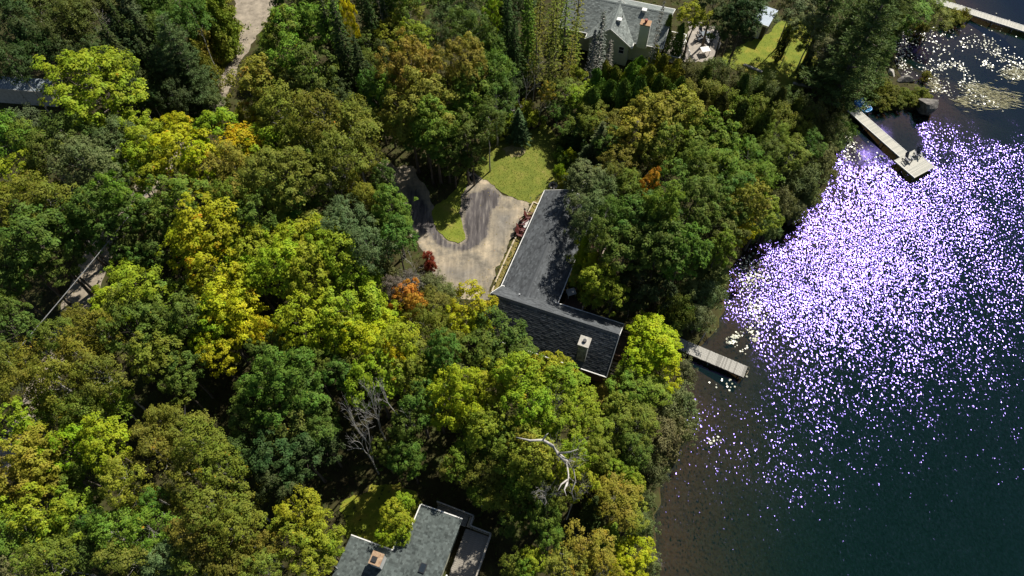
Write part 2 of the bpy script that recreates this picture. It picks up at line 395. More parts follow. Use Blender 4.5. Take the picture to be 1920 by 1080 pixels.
DRIVE = gp(z8([(470,330),(560,350),(620,440),(715,485),(812,505),(755,610),(650,830),(565,1015),(560,1090),(400,1080),(300,1020),(240,940),(200,840),(130,740),(70,660),(60,560),(10,470),(-40,390),(-120,300),(-60,240),(20,300),(110,290),(190,420),(240,540),(330,500),(400,470),(420,400)]))
ASPH = gp(z8([(70,420),(140,430),(215,560),(240,640),(290,715),(350,755),(410,755),(432,720),(408,640),(408,520),(430,450),(500,440),(560,410),(632,455),(625,520),(575,560),(565,640),(560,700),(500,770),(420,800),(330,790),(250,760),(200,700),(160,690),(100,640),(80,540)]))
OLDA = gp(z8([(590,560),(720,560),(690,660),(640,760),(560,850),(430,900),(300,880),(280,940),(420,1000),(520,900),(600,820)]))
def drive_material():
    m, n, out = new_mat('driveway_surface'); g = N(n, 'ShaderNodeNewGeometry')
    def nz(scale, det, rough=.62, stretch=None, rot=0):
        src = g.outputs['Position']
        if stretch:
            mp = N(n, 'ShaderNodeMapping'); mp.inputs['Scale'].default_value = stretch; mp.inputs['Rotation'].default_value = (0, 0, rot); n.links.new(src, mp.inputs[0]); src = mp.outputs[0]
        t_ = N(n, 'ShaderNodeTexNoise', Scale=scale, Detail=det, Roughness=rough); n.links.new(src, t_.inputs['Vector']); return t_.outputs['Fac']
    base = nz(.5, 10, .7); fine = nz(2.6, 8, .7); streak = nz(1.1, 6, .6, (2.6, .35, 1), .30)
    sand = ramp(n, base, [(0.32,(0.12,0.105,0.085)),(0.43,(0.21,0.185,0.145)),(0.53,(0.31,0.262,0.19)),(0.66,(0.48,0.39,0.27))])
    asph = ramp(n, streak, [(0.30,(0.060,0.054,0.054)),(0.52,(0.105,0.094,0.092)),(0.68,(0.20,0.18,0.155))])
    old = ramp(n, fine, [(0.30,(0.12,0.112,0.10)),(0.52,(0.195,0.178,0.152)),(0.7,(0.30,0.265,0.21))])
    def mask(attr, wob, lo, hi):
        at = N(n, 'ShaderNodeAttribute', attribute_name=attr)
        ma = N(n, 'ShaderNodeMath', operation='MULTIPLY_ADD'); ma.inputs[1].default_value = wob; ma.inputs[2].default_value = -wob/2; n.links.new(base, ma.inputs[0])
        mb_ = N(n, 'ShaderNodeMath', operation='MULTIPLY_ADD'); mb_.inputs[1].default_value = wob*.6; mb_.inputs[2].default_value = -wob*.3; n.links.new(fine, mb_.inputs[0])
        s1 = N(n, 'ShaderNodeMath', operation='ADD'); n.links.new(at.outputs['Fac'], s1.inputs[0]); n.links.new(ma.outputs[0], s1.inputs[1])
        s2 = N(n, 'ShaderNodeMath', operation='ADD'); n.links.new(s1.outputs[0], s2.inputs[0]); n.links.new(mb_.outputs[0], s2.inputs[1])
        mr = N(n, 'ShaderNodeMapRange'); mr.inputs['From Min'].default_value = lo; mr.inputs['From Max'].default_value = hi; n.links.new(s2.outputs[0], mr.inputs['Value']); return mr.outputs[0]
    def mix(f, A, B):
        mx = N(n, 'ShaderNodeMix', data_type='RGBA'); n.links.new(f, mx.inputs[0]); n.links.new(A, mx.inputs[6]); n.links.new(B, mx.inputs[7]); return mx.outputs[2]
    c = mix(mask('old', 3.0, -.3, .9), sand, old); c = mix(mask('asph', 2.0, -.15, .25), c, asph)
    mu = N(n, 'ShaderNodeMix', data_type='RGBA', blend_type='MULTIPLY'); mu.inputs[0].default_value = 1.0; n.links.new(c, mu.inputs[6])
    n.links.new(ramp(n, streak, [(0.35,(0.82,0.82,0.82)),(0.65,(1.12,1.12,1.12))]), mu.inputs[7])
    b = N(n, 'ShaderNodeBsdfPrincipled', Roughness=.95); b.inputs['Specular IOR Level'].default_value = .15; n.links.new(mu.outputs[2], b.inputs['Base Color'])
    bp = N(n, 'ShaderNodeBump', Strength=.6, Distance=.05); n.links.new(fine, bp.inputs['Height']); n.links.new(bp.outputs[0], b.inputs['Normal'])
    n.links.new(b.outputs[0], out.inputs[0]); return m
sheet('driveway', DRIVE, drive_material(), 0.02, 0.16, 0.5, 2, {'asph': ASPH, 'old': OLDA})
ISL = gp(z8([(232,620),(270,690),(320,735),(380,752),(425,725),(415,680),(398,610),(392,520),(412,440),(450,380),(470,330),(430,300),(370,420),(320,470),(250,520),(222,560)]))
sheet('grass_island', ISL, M_island, 0.07, 0.10, 1.5, 5)
LAWN = gp(z8([(440,300),(500,270),(515,200),(555,110),(640,60),(760,90),(900,40),(960,120),(990,300),(1040,330),(1060,430),(890,442),(822,512),(715,482),(620,432),(575,395),(500,350)]))
sheet('lawn', LAWN, M_lawn, 0.05, 0.16, 2.0, 6)
sheet('lawn_bare_patch', gp(z8([(640,190),(700,165),(760,180),(770,215),(720,235),(660,225)])), noisy('bare_soil_grass', [(0.35,(0.19,0.17,0.05)),(0.65,(0.31,0.26,0.13))], scale=0.9, detail=9, bump=0.6), 0.075, 0.3, 2.0, 16)
NLAWN = gp([(1350,108),(1375,92),(1400,78),(1440,64),(1462,40),(1500,30),(1530,80),(1535,130),(1530,165),(1500,172),(1470,166),(1400,140),(1362,122)])
sheet('neighbour_lawn', NLAWN, M_lawn2, 0.05, 0.15, 2.0, 7)
NPATIO = gp([(1290,40),(1345,50),(1350,85),(1335,112),(1290,118),(1262,112),(1290,80)])
sheet('patio', NPATIO, noisy('patio_gravel', [(0.3,(0.22,0.2,0.18)),(0.7,(0.40,0.35,0.29))], scale=1.2, detail=9, bump=0.5), 0.03, 0.15, 2.0, 8)
SLAWN = gp([(1142,660),(1172,645),(1178,700),(1150,760),(1118,815),(1085,800),(1105,740)])
sheet('side_lawn', SLAWN, noisy('shore_grass', [(0.3,(0.14,0.13,0.018)),(0.7,(0.27,0.21,0.03))], scale=0.6, detail=9, bump=0.8, bscale=9, bdist=0.05), 0.03, 0.15, 1.5, 9)
STRIP = gp(z8([(822,512),(890,440),(870,480),(655,1000),(590,1060),(560,1080),(640,860)]))
sheet('garden_strip', STRIP, noisy('dry_garden', [(0.3,(0.12,0.10,0.03)),(0.7,(0.25,0.20,0.07))], scale=1.2, detail=9, bump=0.6), 0.055, 0.06, 2.0, 10)
BL = gp([(640,940),(700,905),(770,920),(800,960),(780,1000),(740,1045),(690,1020),(640,1000)])
sheet('shaded_lawn', BL, M_lawn2, 0.03, 0.3, 2.0, 11)
VERGE = gp([(440,55),(455,48),(448,80),(425,125),(400,160),(382,172),(390,140),(415,95)])
sheet('grass_verge', VERGE, M_lawn2, 0.045, 0.15, 2.0, 12)
CLEAR = [np.array([p[:2] for p in q]) for q in (ROAD, DRIVE, ISL, LAWN, NLAWN, NPATIO, SLAWN)]

# ------------------------------------------------------------------ houses
RNG = np.random.default_rng(5)
M_white = plain('white_paint', (0.66,0.65,0.61), 0.5, var=0.12)
M_cream = noisy('cream_siding', [(0.3,(0.52,0.54,0.42)),(0.7,(0.60,0.615,0.50))], scale=1.5, bump=0.15)
M_brownwall = noisy('stained_siding', [(0.3,(0.10,0.06,0.04)),(0.7,(0.17,0.105,0.07))], scale=2, stretch=(1,1,5), bump=0.3)
M_glass = plain('window_glass', (0.02,0.028,0.035), 0.06, 0.6, 0.1)
M_dark = plain('black_metal', (0.02,0.02,0.022), 0.5)
M_steel = plain('grey_metal', (0.33,0.34,0.35), 0.4, var=0.1)
M_brick = noisy('chimney_brick', [(0.35,(0.26,0.16,0.10)),(0.65,(0.42,0.30,0.19))], scale=6, bump=0.4)
M_stone = noisy('chimney_stone', [(0.32,(0.09,0.095,0.09)),(0.5,(0.24,0.245,0.23)),(0.7,(0.40,0.40,0.37))], scale=3.2, bump=0.6)
M_conc = noisy('concrete', [(0.3,(0.30,0.28,0.24)),(0.7,(0.50,0.47,0.41))], scale=3, bump=0.3)
M_deck = noisy('weathered_deck', [(0.3,(0.16,0.145,0.12)),(0.7,(0.34,0.31,0.26))], scale=2.5, stretch=(1,6,1), bump=0.3, tint=False)
M_redwood = noisy('brown_deck', [(0.3,(0.075,0.045,0.03)),(0.7,(0.15,0.095,0.065))], scale=2.5, bump=0.3)
M_pine = noisy('pale_timber', [(0.3,(0.38,0.31,0.21)),(0.7,(0.56,0.48,0.36))], scale=3, stretch=(1,8,1), bump=0.3)
def shingle_mat(name, lo, hi, tr_=(0.55,1.45)):
    return noisy(name, [(0.3, lo), (0.7, hi)], scale=1.1, detail=9, rough=0.85, bump=0.5, bscale=26, bdist=0.012, tint=True, spec=0.2, tr_=tr_)
M_sh_main = shingle_mat('charcoal_shingle', (0.063,0.068,0.073), (0.098,0.106,0.112))
M_sh_low = shingle_mat('slate_shingle', (0.060,0.073,0.069), (0.098,0.115,0.108), (0.55,1.6))
M_sh_top = shingle_mat('sage_shingle', (0.145,0.165,0.155), (0.205,0.225,0.21))

def shingles(name, A, B, C, D, mat, parent, expo=0.17, tabw=0.34):
    """courses of separate tabs on the plane A-B (eave) D-C (ridge)"""
    A, B, C, D = [np.array(q, float) for q in (A, B, C, D)]
    up = D-A; Lu = np.linalg.norm(up); al = B-A; La = np.linalg.norm(al)
    upn, aln = up/Lu, al/La; nr = np.cross(aln, upn); nr *= np.sign(nr[2])
    nc = int(Lu/expo); Q = []; T = []
    for k in range(nc+1):
        s0 = k*expo-0.02; s1 = min(s0+expo+0.05, Lu)
        if s1-s0 < 0.05: continue
        x = -tabw*RNG.random()
        while x < La:
            wv = tabw*RNG.choice([0.45, 0.7, 1.0, 1.0, 1.35]); a0, a1 = max(x, 0), min(x+wv-0.006, La); x += wv
            if a1-a0 < 0.03: continue
            li = 0.014+0.012*RNG.random(); ds = RNG.normal()*0.006
            p = [A+aln*a0+upn*(s0+ds)+nr*li, A+aln*a1+upn*(s0+ds)+nr*li, A+aln*a1+upn*s1+nr*0.003, A+aln*a0+upn*s1+nr*0.003]
            Q.append(p); T.append(RNG.beta(2.2, 2.6))
            Q.append([p[0]-nr*(li+.002), p[1]-nr*(li+.002), p[1], p[0]]); T.append(0.1)
    o = link(name, quads_mesh(name, np.array(Q), mat, np.array(T)), parent); o['kind'] = 'stuff'
    return o
def slab(mb, A, B, C, D, th):
    A, B, C, D = [Vector(q) for q in (A, B, C, D)]
    n = (B-A).cross(D-A).normalized(); n = n if n.z > 0 else -n
    return mb.hexa([A-n*th, B-n*th, C-n*th, D-n*th, A, B, C, D])
def gable(root, x0, x1, yc, s, ze, zr, shm, oh=0.35, fascia=M_white, wall=None, zb=0.0, axis='x', wall_in=0.45, ridge_cap=True, caps=(True, True)):
    """gable roof in the house's own frame; ridge along x (or y)"""
    def T(a, b, z): return (a, b, z) if axis == 'x' else (b, a, z)
    rf = MB()
    pl = []
    for sg in (-1, 1):
        A, B, C, D = T(x0-oh, yc+sg*s, ze), T(x1+oh, yc+sg*s, ze), T(x1+oh, yc, zr), T(x0-oh, yc, zr)
        slab(rf, A, B, C, D, 0.10); pl.append((A, B, C, D))
    r = rf.build('roof', shm, root)
    for q in pl: shingles('shingle_courses', *q, shm, r)
    if ridge_cap:
        n = int((x1-x0+2*oh)/0.3)
        capm = MB(); k = s/max(zr-ze, .1); dx = 0.16
        capm.hexa([T(0,-dx, -dx/k+.012), T(.33,-dx,-dx/k+.03), T(.33,0,.03), T(0,0,.012), T(0,-dx,-dx/k+.03), T(.33,-dx,-dx/k+.05), T(.33,0,.055), T(0,0,.035)])
        capm.hexa([T(0,0,.012), T(.33,0,.03), T(.33,dx,-dx/k+.03), T(0,dx,-dx/k+.012), T(0,0,.035), T(.33,0,.055), T(.33,dx,-dx/k+.05), T(0,dx,-dx/k+.03)])
        cme = capm.mesh('ridge_cap', shm)
        at = cme.attributes.new('tint', 'FLOAT', 'FACE'); at.data.foreach_set('value', [0.5]*len(cme.polygons))
        for i in range(n):
            link('ridge_cap', cme, r, T(x0-oh+i*0.3, yc, zr))
    for i, sg in enumerate((-1, 1)):                                  # eave boards / gutters
        g = MB(); g.bar(T(x0-oh-.02, yc+sg*(s+.055), ze-.06), T(x1+oh+.02, yc+sg*(s+.055), ze-.06), 0.10, 0.13); g.build('gutter', fascia, r)
    for i, xx in enumerate((x0-oh-.032, x1+oh+.032)):
        for sg in (-1, 1):
            g = MB(); g.bar(T(xx, yc+sg*(s+.02), ze-.055), T(xx, yc, zr-.055), 0.055, 0.17); g.build('rake_board', fascia, r)
    if wall:
        wv = s-wall_in; zw = ze+(zr-ze)*wall_in/s-0.13
        m = MB(); p = [(yc-wv, zb), (yc+wv, zb), (yc+wv, zw), (yc, zr-.14), (yc-wv, zw)]
        i = len(m.v); m.v += [T(x0, a, b) for a, b in p]+[T(x1, a, b) for a, b in p]
        m.f += [tuple(i+k for k in (4,3,2,1,0)), tuple(i+5+k for k in range(5))]+[(i+k, i+(k+1) % 5, i+5+(k+1) % 5, i+5+k) for k in range(5)]
        m.build('wall', wall, root)
    return r
def window(root, c, u, wd, ht, nrm, frame=M_white):
    """u: along the wall, nrm: outwards, both 2-D unit vectors"""
    c = Vector(c); U = Vector((*u, 0)); Nn = Vector((*nrm, 0)); Z = Vector((0,0,1))
    f = MB()
    for s in (-1, 1):
        f.bar(c+U*s*(wd/2)-Z*ht/2+Nn*.02, c+U*s*(wd/2)+Z*ht/2+Nn*.02, .09, .07, up=Nn)
        f.bar(c-U*(wd/2+.045)+Z*s*(ht/2+.045)+Nn*.021, c+U*(wd/2+.045)+Z*s*(ht/2+.045)+Nn*.021, .07, .09, up=Z)
    f.bar(c-U*wd/2+Nn*.02, c+U*wd/2+Nn*.02, .05, .04, up=Z)
    o = f.build('window', frame, root)
    p = MB(); a = c+Nn*.012
    p.quad(a-U*wd/2-Z*ht/2, a+U*wd/2-Z*ht/2, a+U*wd/2+Z*ht/2, a-U*wd/2+Z*ht/2); p.build('pane', M_glass, o)
def frame2(a, b):
    a, b = np.array(a[:2]), np.array(b[:2]); e = (b-a)/np.linalg.norm(b-a); return e, np.array([-e[1], e[0]])
def loc2(root_xy, e1, e2, p): d = np.array(p[:2])-root_xy; return float(d@e1), float(d@e2)
def rail(parent, pts, zb, h=0.95, mat=M_white, gap=0.14, name='railing', top=0.06):
    m = MB()
    for a, b in zip(pts[:-1], pts[1:]):
        a, b = np.array(a, float), np.array(b, float); L = np.linalg.norm(b-a)
        m.bar((*a, zb+h), (*b, zb+h), .11, top); m.bar((*a, zb+.12), (*b, zb+.12), .05, .05)
        for t in np.linspace(0, 1, max(2, int(L/1.5)+1)):
            q = a+(b-a)*t; m.bar((*q, zb-.05), (*q, zb+h+.02), .09)
        n = int(L/gap)
        for k in range(1, n):
            q = a+(b-a)*k/n; m.bar((*q, zb+.14), (*q, zb+h-.03), .035)
    return m.build(name, mat, parent)
def boards(parent, x0, x1, y0, y1, z, along='x', wd=0.14, mat=M_deck, name='deck_board', th=0.04):
    n = int(((y1-y0) if along == 'x' else (x1-x0))/(wd+.008)); L = (x1-x0) if along == 'x' else (y1-y0)
    ms = []
    for k in range(3):
        m = MB(); m.box(0, 0, 0, *( (L, wd, th) if along == 'x' else (wd, L, th))); ms.append(m.mesh(name, mat))
    for i in range(n):
        c = (wd+.008)*(i+.5)
        o = link(name, random.choice(ms), parent, ((x0+x1)/2+random.uniform(-.015,.015), y0+c, z-th/2+random.uniform(-.003,.003)) if along == 'x' else (x0+c, (y0+y1)/2+random.uniform(-.015,.015), z-th/2+random.uniform(-.003,.003)))
random.seed(4)

# --- the dark cottage: a low wing and a steep cross wing
ZE, ZR = 4.7, 7.72
R1, R2 = P(920.4,550,ZR), P(1161.5,627.6,ZR)
e1, e2 = frame2(R1, R2)                                               # e1 towards the lake, e2 away from the camera
mid = (R1[:2]+R2[:2])/2; Lm = np.linalg.norm(R2[:2]-R1[:2])
up_ = loc2(mid, e1, e2, P(1161.5,603.3,ZE)); lo_ = loc2(mid, e1, e2, P(1133,701.5,ZE))
Sm = (abs(up_[1])+abs(lo_[1]))/2
print('cottage L %.1f up %s lo %s' % (Lm, up_, lo_))
cott = thing('cottage', 'cottage with charcoal shingled wing and steep dark cross roof beside the driveway', 'house', (mid[0], mid[1], 0), math.atan2(e1[1], e1[0]))
gable(cott, -Lm/2+.3, Lm/2-.3, 0, Sm, ZE, ZR, M_sh_main, oh=0.3, wall=M_brownwall, zb=0.6)
WE, WR = 4.55, 5.85
wl0, wl1 = loc2(mid, e1, e2, P(1021,357,WE)), loc2(mid, e1, e2, P(943,534,WE))
wr0, wr1 = loc2(mid, e1, e2, P(1104,417,WE)), loc2(mid, e1, e2, P(1050,558,WE))
xl = (wl0[0]+wl1[0])/2; xr = (wr0[0]+wr1[0])/2; Sw = (xr-xl)/2; xc = (xl+xr)/2
print('wing', wl0, wl1, wr0, wr1, Sw)
gable(cott, 0.6, wl0[1]-.3, xc, Sw, WE, WR, M_sh_main, oh=0.3, wall=M_brownwall, zb=1.2, axis='y')
# lake gable windows, door side windows
for zz, ww in ((3.2, 1.5),):
    for yy in (-1.3, 1.1): window(cott, (Lm/2-.3, yy, zz), (0,1), ww, 1.3, (1,0))
window(cott, (Lm/2-.3, 0, 5.6), (0,1), 1.2, 0.9, (1,0))
for xx in (-3.0, 0.2, 3.2): window(cott, (xx, -(Sm-.45), 3.0), (1,0), 1.2, 1.1, (0,-1))
for yy in (4.2, 7.4): window(cott, (xl+.45, yy, 3.1), (0,1), 1.1, 1.1, (-1,0))
# chimney on the shaded slope
ch = loc2(mid, e1, e2, P(1096,641,8.3))
c = MB(); c.box(ch[0], ch[1], 6.75, .82, .86, 3.0); chim = c.build('chimney', M_stone, cott)
c = MB(); c.box(ch[0], ch[1], 8.32, 1.02, 1.06, .14); c.build('chimney_cap', M_conc, chim, bevel=.02)
c = MB(); c.tube([(ch[0], ch[1], 8.35), (ch[0], ch[1], 8.62)], .17, 12); c.build('flue', M_dark, chim)
v = loc2(mid, e1, e2, P(974,552,6.3)); c = MB(); c.tube([(v[0], v[1], 5.6), (v[0], v[1], 6.35)], .06, 8); c.tube([(v[0], v[1], 6.3), (v[0], v[1], 6.38)], .09, 8); c.build('vent_pipe', M_steel, cott)
# deck between the wing and the trees, and steps at the lake gable
dk = link('deck', None, cott)
boards(dk, xr+.35, xr+2.4, Sm+.4, wl0[1]-1.0, 2.7, 'x', .14, M_redwood)
m = MB(); m.box(xr+1.35, (Sm+.4+wl0[1]-1.0)/2, 2.45, 2.0, wl0[1]-Sm-1.6, .2); m.build('deck_frame', M_redwood, dk)
rail(dk, [(xr+2.4, Sm+.5), (xr+2.4, wl0[1]-1.0)], 2.7, mat=plain('aged_rail', (0.30,0.24,0.18)))
dk = link('deck', None, cott)
boards(dk, Lm/2-.2, Lm/2+1.7, .1, 2.9, 2.6, 'y', .14, M_redwood)
m = MB(); m.box(Lm/2+.75, 1.5, 2.3, 1.8, 2.7, .3)
for a in (.1, 1.6):
    for b in (.2, 2.8): m.box(Lm/2+a, b, 1.4, .12, .12, 1.9)
m.build('deck_frame', M_redwood, dk)
rail(dk, [(Lm/2-.1, .15), (Lm/2+1.65, .15), (Lm/2+1.65, 2.85), (Lm/2-.1, 2.85)], 2.6, mat=plain('red_rail', (0.30,0.17,0.10)))
for k in range(4):
    m = MB(); m.box(Lm/2+.5, -.15-.28*k, 2.4-.2*k, 1.0, .26, .05); m.build('step', M_pine, dk)

# --- the grey L-shaped roof house
ZE2 = 5.2
A0, A1 = P(789,945.7,ZE2), P(866.5,973,ZE2)
f1, f2 = frame2(A0, A1)                                              # f2 points away from the camera
o2 = A0[:2]
pB = loc2(o2, f1, f2, P(755.8,987.8,ZE2)); pC = loc2(o2, f1, f2, P(737.2,1033.3,ZE2)); pD = loc2(o2, f1, f2, P(657.6,1005.9,ZE2)); pA1 = loc2(o2, f1, f2, A1); pE = loc2(o2, f1, f2, P(844,1078,ZE2))
print('house2', pB, pC, pD, pA1, pE)
h2 = thing('grey_roofed_house', 'house with L-shaped slate grey roof, brick chimney and shaded terrace', 'house', (o2[0], o2[1], 0), math.atan2(f1[1], f1[0]))
wA = pA1[0]
def zp(bv): return ZE2+.05-.055*(bv+4.0)                               # one low slope falling away from the camera
rects = [(0.0, wA, pB[1], 0.0), (pB[0], wA, -9.5, pB[1]), (pD[0], pB[0], -9.5, pC[1])]
m = MB()
for (x0, x1, y0, y1) in rects: slab(m, (x0,y0,zp(y0)), (x1,y0,zp(y0)), (x1,y1,zp(y1)), (x0,y1,zp(y1)), .1)
rf2 = m.build('roof', M_sh_low, h2)
for (x0, x1, y0, y1) in rects: shingles('shingle_courses', (x1,y1,zp(y1)), (x0,y1,zp(y1)), (x0,y0,zp(y0)), (x1,y0,zp(y0)), M_sh_low, rf2, tabw=.2)
edge = [(pD[0],-9.5),(pD[0],pC[1]),(pB[0],pC[1]),(pB[0],pB[1]),(0.0,pB[1]),(0.0,0.0),(wA,0.0),(wA,-9.5)]
for k, (p, q) in enumerate(zip(edge[:-1], edge[1:])):
    d_ = np.array(q)-np.array(p); nn = np.array([-d_[1], d_[0]])/np.linalg.norm(d_)*.05
    if k in (1, 2, 3, 4, 5): m = MB(); m.bar((p[0]+nn[0], p[1]+nn[1], zp(p[1])-.03), (q[0]+nn[0], q[1]+nn[1], zp(q[1])-.03), .09, .16); m.build('drip_edge', M_white, rf2)
m = MB(); m.prism([(pD[0]+.35,-9.3),(wA-.35,-9.3),(wA-.35,-.35),(.35,-.35),(.35,pB[1]-.35),(pB[0]+.35,pB[1]-.35),(pB[0]+.35,pC[1]-.35),(pD[0]+.35,pC[1]-.35)], 1.5, ZE2-.2); m.build('wall', M_cream, h2)
ck = loc2(o2, f1, f2, P(706,1048,6.6))
m = MB(); m.box(ck[0], ck[1], 5.9, .86, .9, 1.5); chim = m.build('chimney', M_white, h2)
m = MB(); m.box(ck[0], ck[1], 6.68, .95, .99, .1)
m.build('chimney_cap', M_brick, chim, bevel=.01)
m = MB(); m.box(ck[0]-.12, ck[1]-.1, 6.77, .42, .42, .12); m.build('flue', M_dark, chim)
sk = loc2(o2, f1, f2, P(792,1064,5.6)); rz_ = 0
m = MB(); m.box(sk[0], sk[1], zp(sk[1])+.07, .5, .72, .16); s_ = m.build('skylight', M_dark, h2)
m = MB(); m.box(sk[0], sk[1], zp(sk[1])+.155, .4, .62, .02); m.build('pane', M_glass, s_)
an = loc2(o2, f1, f2, P(634,1066,5.3))
m = MB(); m.tube([(an[0], an[1], 5.2), (an[0], an[1], 6.3)], .035, 6); m.tube([(an[0]-.55, an[1]+.1, 6.2), (an[0]+.25, an[1]-.1, 6.25)], .02, 6); m.build('service_mast', M_steel, h2)
m = MB(); m.tube([(an[0]+1.6, an[1]-.5, 5.3), (an[0]+1.6, an[1]-.5, 5.75)], .05, 8); m.build('vent_pipe', M_dark, h2)
tz = 3.4
T2 = [loc2(o2, f1, f2, P(x, y, tz)) for x, y in ((889,972),(887,992),(922,1002),(900,1085))]
ter = link('terrace', None, h2)
boards(ter, wA+.3, T2[2][0], -9.0, T2[1][1]-.1, tz, 'x', .14, M_deck)
boards(ter, wA+.3, T2[0][0], T2[1][1], T2[0][1], tz, 'y', .14, M_pine)
m = MB(); m.box((wA+.3+T2[2][0])/2, (-9+T2[1][1])/2, tz-.2, T2[2][0]-wA-.4, T2[1][1]+8.8, .24); m.build('terrace_frame', M_redwood, ter)
rail(ter, [(wA-2.6, T2[0][1]+.1), (T2[0][0], T2[0][1]), (T2[0][0], T2[1][1]), (T2[2][0], T2[1][1]-.05), (T2[2][0], -9.0)], tz, mat=plain('grey_rail', (0.34,0.31,0.26)))
m = MB(); m.box((wA+.35), -5.9, 4.55, .12, 3.2, .9); m.build('terrace_screen', M_white, ter)
m = MB(); m.box(wA-1.2, T2[0][1]-.4, tz-.15, 2.8, .9, .2); m.build('step_landing', M_deck, ter)
for zz in ((-2.0), (-5.0)): window(h2, (wA-.345, zz, 4.2), (0,1), 1.0, 1.0, (1,0))

# --- the pale neighbour house with the sage roof
ZE3, ZR3 = 5.1, 7.3
K0, K1 = P(1170,7.5,ZR3), P(1261,25.6,ZR3)
g1, g2 = frame2(K0, K1); o3 = K0[:2]
kp = loc2(o3, g1, g2, P(1148,55,ZR3)); kr = loc2(o3, g1, g2, P(1188,80,ZE3)); kl = loc2(o3, g1, g2, P(1104,57.5,ZE3)); ke = loc2(o3, g1, g2, K1)
print('house3', kp, kr, kl, ke)
h3 = thing('neighbour_house', 'cream house with sage green shingled cross gables and white vents', 'house', (o3[0], o3[1], 0), math.atan2(g1[1], g1[0]))
gy_ = kp[1]; xg = (kl[0]+kr[0])/2; sg_ = (kr[0]-kl[0])/2
gable(h3, -7.0, ke[0]-.3, 0, 4.1, ZE3, ZR3, M_sh_top, oh=0.3, wall=M_cream, zb=1.6)
gable(h3, gy_+.35, .4, xg, sg_, ZE3, ZR3-.02, M_sh_top, oh=0.3, wall=M_cream, zb=1.6, axis='y')
wn = loc2(o3, g1, g2, P(1170,82.5,3.9))
window(h3, (wn[0], gy_+.35, 4.3), (1,0), .7, .95, (0,-1))
window(h3, (xg-1.6, gy_+.35, 4.2), (1,0), .8, 1.0, (0,-1))
cq = loc2(o3, g1, g2, P(1211,43,8.3))
m = MB(); m.box(cq[0], cq[1], 6.6, 1.15, .95, 3.3); chim = m.build('chimney', M_cream, h3)
m = MB(); m.box(cq[0], cq[1], 8.3, 1.3, 1.1, .12); m.build('chimney_cap', noisy('copper_cap', [(0.3,(0.30,0.17,0.09)),(0.7,(0.42,0.27,0.16))], scale=4), chim, bevel=.01)
m = MB(); m.tube([(cq[0], cq[1], 8.3), (cq[0], cq[1], 8.7)], .15, 10); m.tube([(cq[0], cq[1], 8.66), (cq[0], cq[1], 8.8)], .2, 10); m.build('flue', plain('rusty_flue', (0.20,0.04,0.03)), chim)
m = MB(); m.box(cq[0]+.62, cq[1], 6.6, .06, .9, 3.2); m.build('chimney_trim', M_white, chim)
for (px, py) in ((1161,38), (1208,20)):
    q = loc2(o3, g1, g2, P(px, py, 7.2)); 
    m = MB(); m.box(q[0], q[1], 6.9, .42, .42, .75); o = m.build('roof_vent', M_steel, h3)
    m = MB(); m.box(q[0], q[1]+.02, 7.33, .62, .62, .14); m.build('vent_cap', M_white, o, bevel=.03)
m = MB(); m.tube([(xg+.8, -2.2, 6.3), (xg+.8, -2.2, 7.2)], .06, 8); m.build('vent_pipe', M_dark, h3)
dk = link('deck', None, h3)
boards(dk, ke[0]+.1, ke[0]+2.3, -3.6, 1.2, 2.9, 'x', .14, M_deck)
m = MB(); m.box(ke[0]+1.2, -1.2, 2.5, 2.0, 4.6, .4); m.build('deck_frame', M_redwood, dk)
rail(dk, [(ke[0]+.1, 1.2), (ke[0]+2.3, 1.2), (ke[0]+2.3, -3.6), (ke[0]+.1, -3.6)], 2.9)
rail(dk, [(ke[0]+2.3, 1.2), (ke[0]+3.5, -1.6)], 2.2, mat=M_white)

# --- sheds
def shed(name, label, cs, z, wallm, roofm, th=.09, drop=0.35, rib=0.3, fas=M_white):
    c = np.mean([q[:2] for q in cs], 0); e, f = frame2(cs[0], cs[1])
    L = [loc2(c, e, f, q) for q in cs]
    x0, x1 = (L[0][0]+L[3][0])/2, (L[1][0]+L[2][0])/2; y0, y1 = (L[0][1]+L[1][1])/2, (L[2][1]+L[3][1])/2
    s = thing(name, label, 'shed', (c[0], c[1], 0), math.atan2(e[1], e[0]))
    m = MB(); m.hexa([(x0,y0,z-th),(x1,y0,z-th),(x1,y1,z-th+drop),(x0,y1,z-th+drop),(x0,y0,z),(x1,y0,z),(x1,y1,z+drop),(x0,y1,z+drop)])
    r = m.build('roof', roofm, s)
    n = int((x1-x0)/rib)
    for k in range(1, n):
        x = x0+(x1-x0)*k/n; m = MB(); m.bar((x, y0+.01, z+.014), (x, y1-.01, z+drop+.014), .05, .03); m.build('roof_rib', roofm, r)
    m = MB(); m.box((x0+x1)/2, y0-.025, z-.1, x1-x0+.04, .04, .26); m.build('fascia', fas, s)
    m = MB(); m.prism([(x0+.25,y0+.25),(x1-.25,y0+.25),(x1-.25,y1-.25),(x0+.25,y1-.25)], 1.5, z-.06); m.build('wall', wallm, s)
    m = MB(); m.box((x0+x1)/2, y0+.235, (z+1.9)/2-.1, .9, .05, z-2.3); d = m.build('door', fas, s)
    m = MB(); m.box((x0+x1)/2+.33, y0+.19, z/2+.9, .05, .05, .14); m.build('handle', M_dark, d)
    return s
M_bluemetal = noisy('blue_metal_roof', [(0.3,(0.22,0.28,0.36)),(0.7,(0.32,0.39,0.47))], scale=2, rough=0.45, bump=0.1)
M_greyroof = noisy('aged_grey_roof', [(0.3,(0.16,0.19,0.21)),(0.7,(0.27,0.31,0.33))], scale=1.5, rough=0.7, bump=0.2)
M_darkwall = noisy('dark_boards', [(0.3,(0.035,0.03,0.025)),(0.7,(0.07,0.06,0.05))], scale=2, stretch=(1,1,5), bump=0.3)
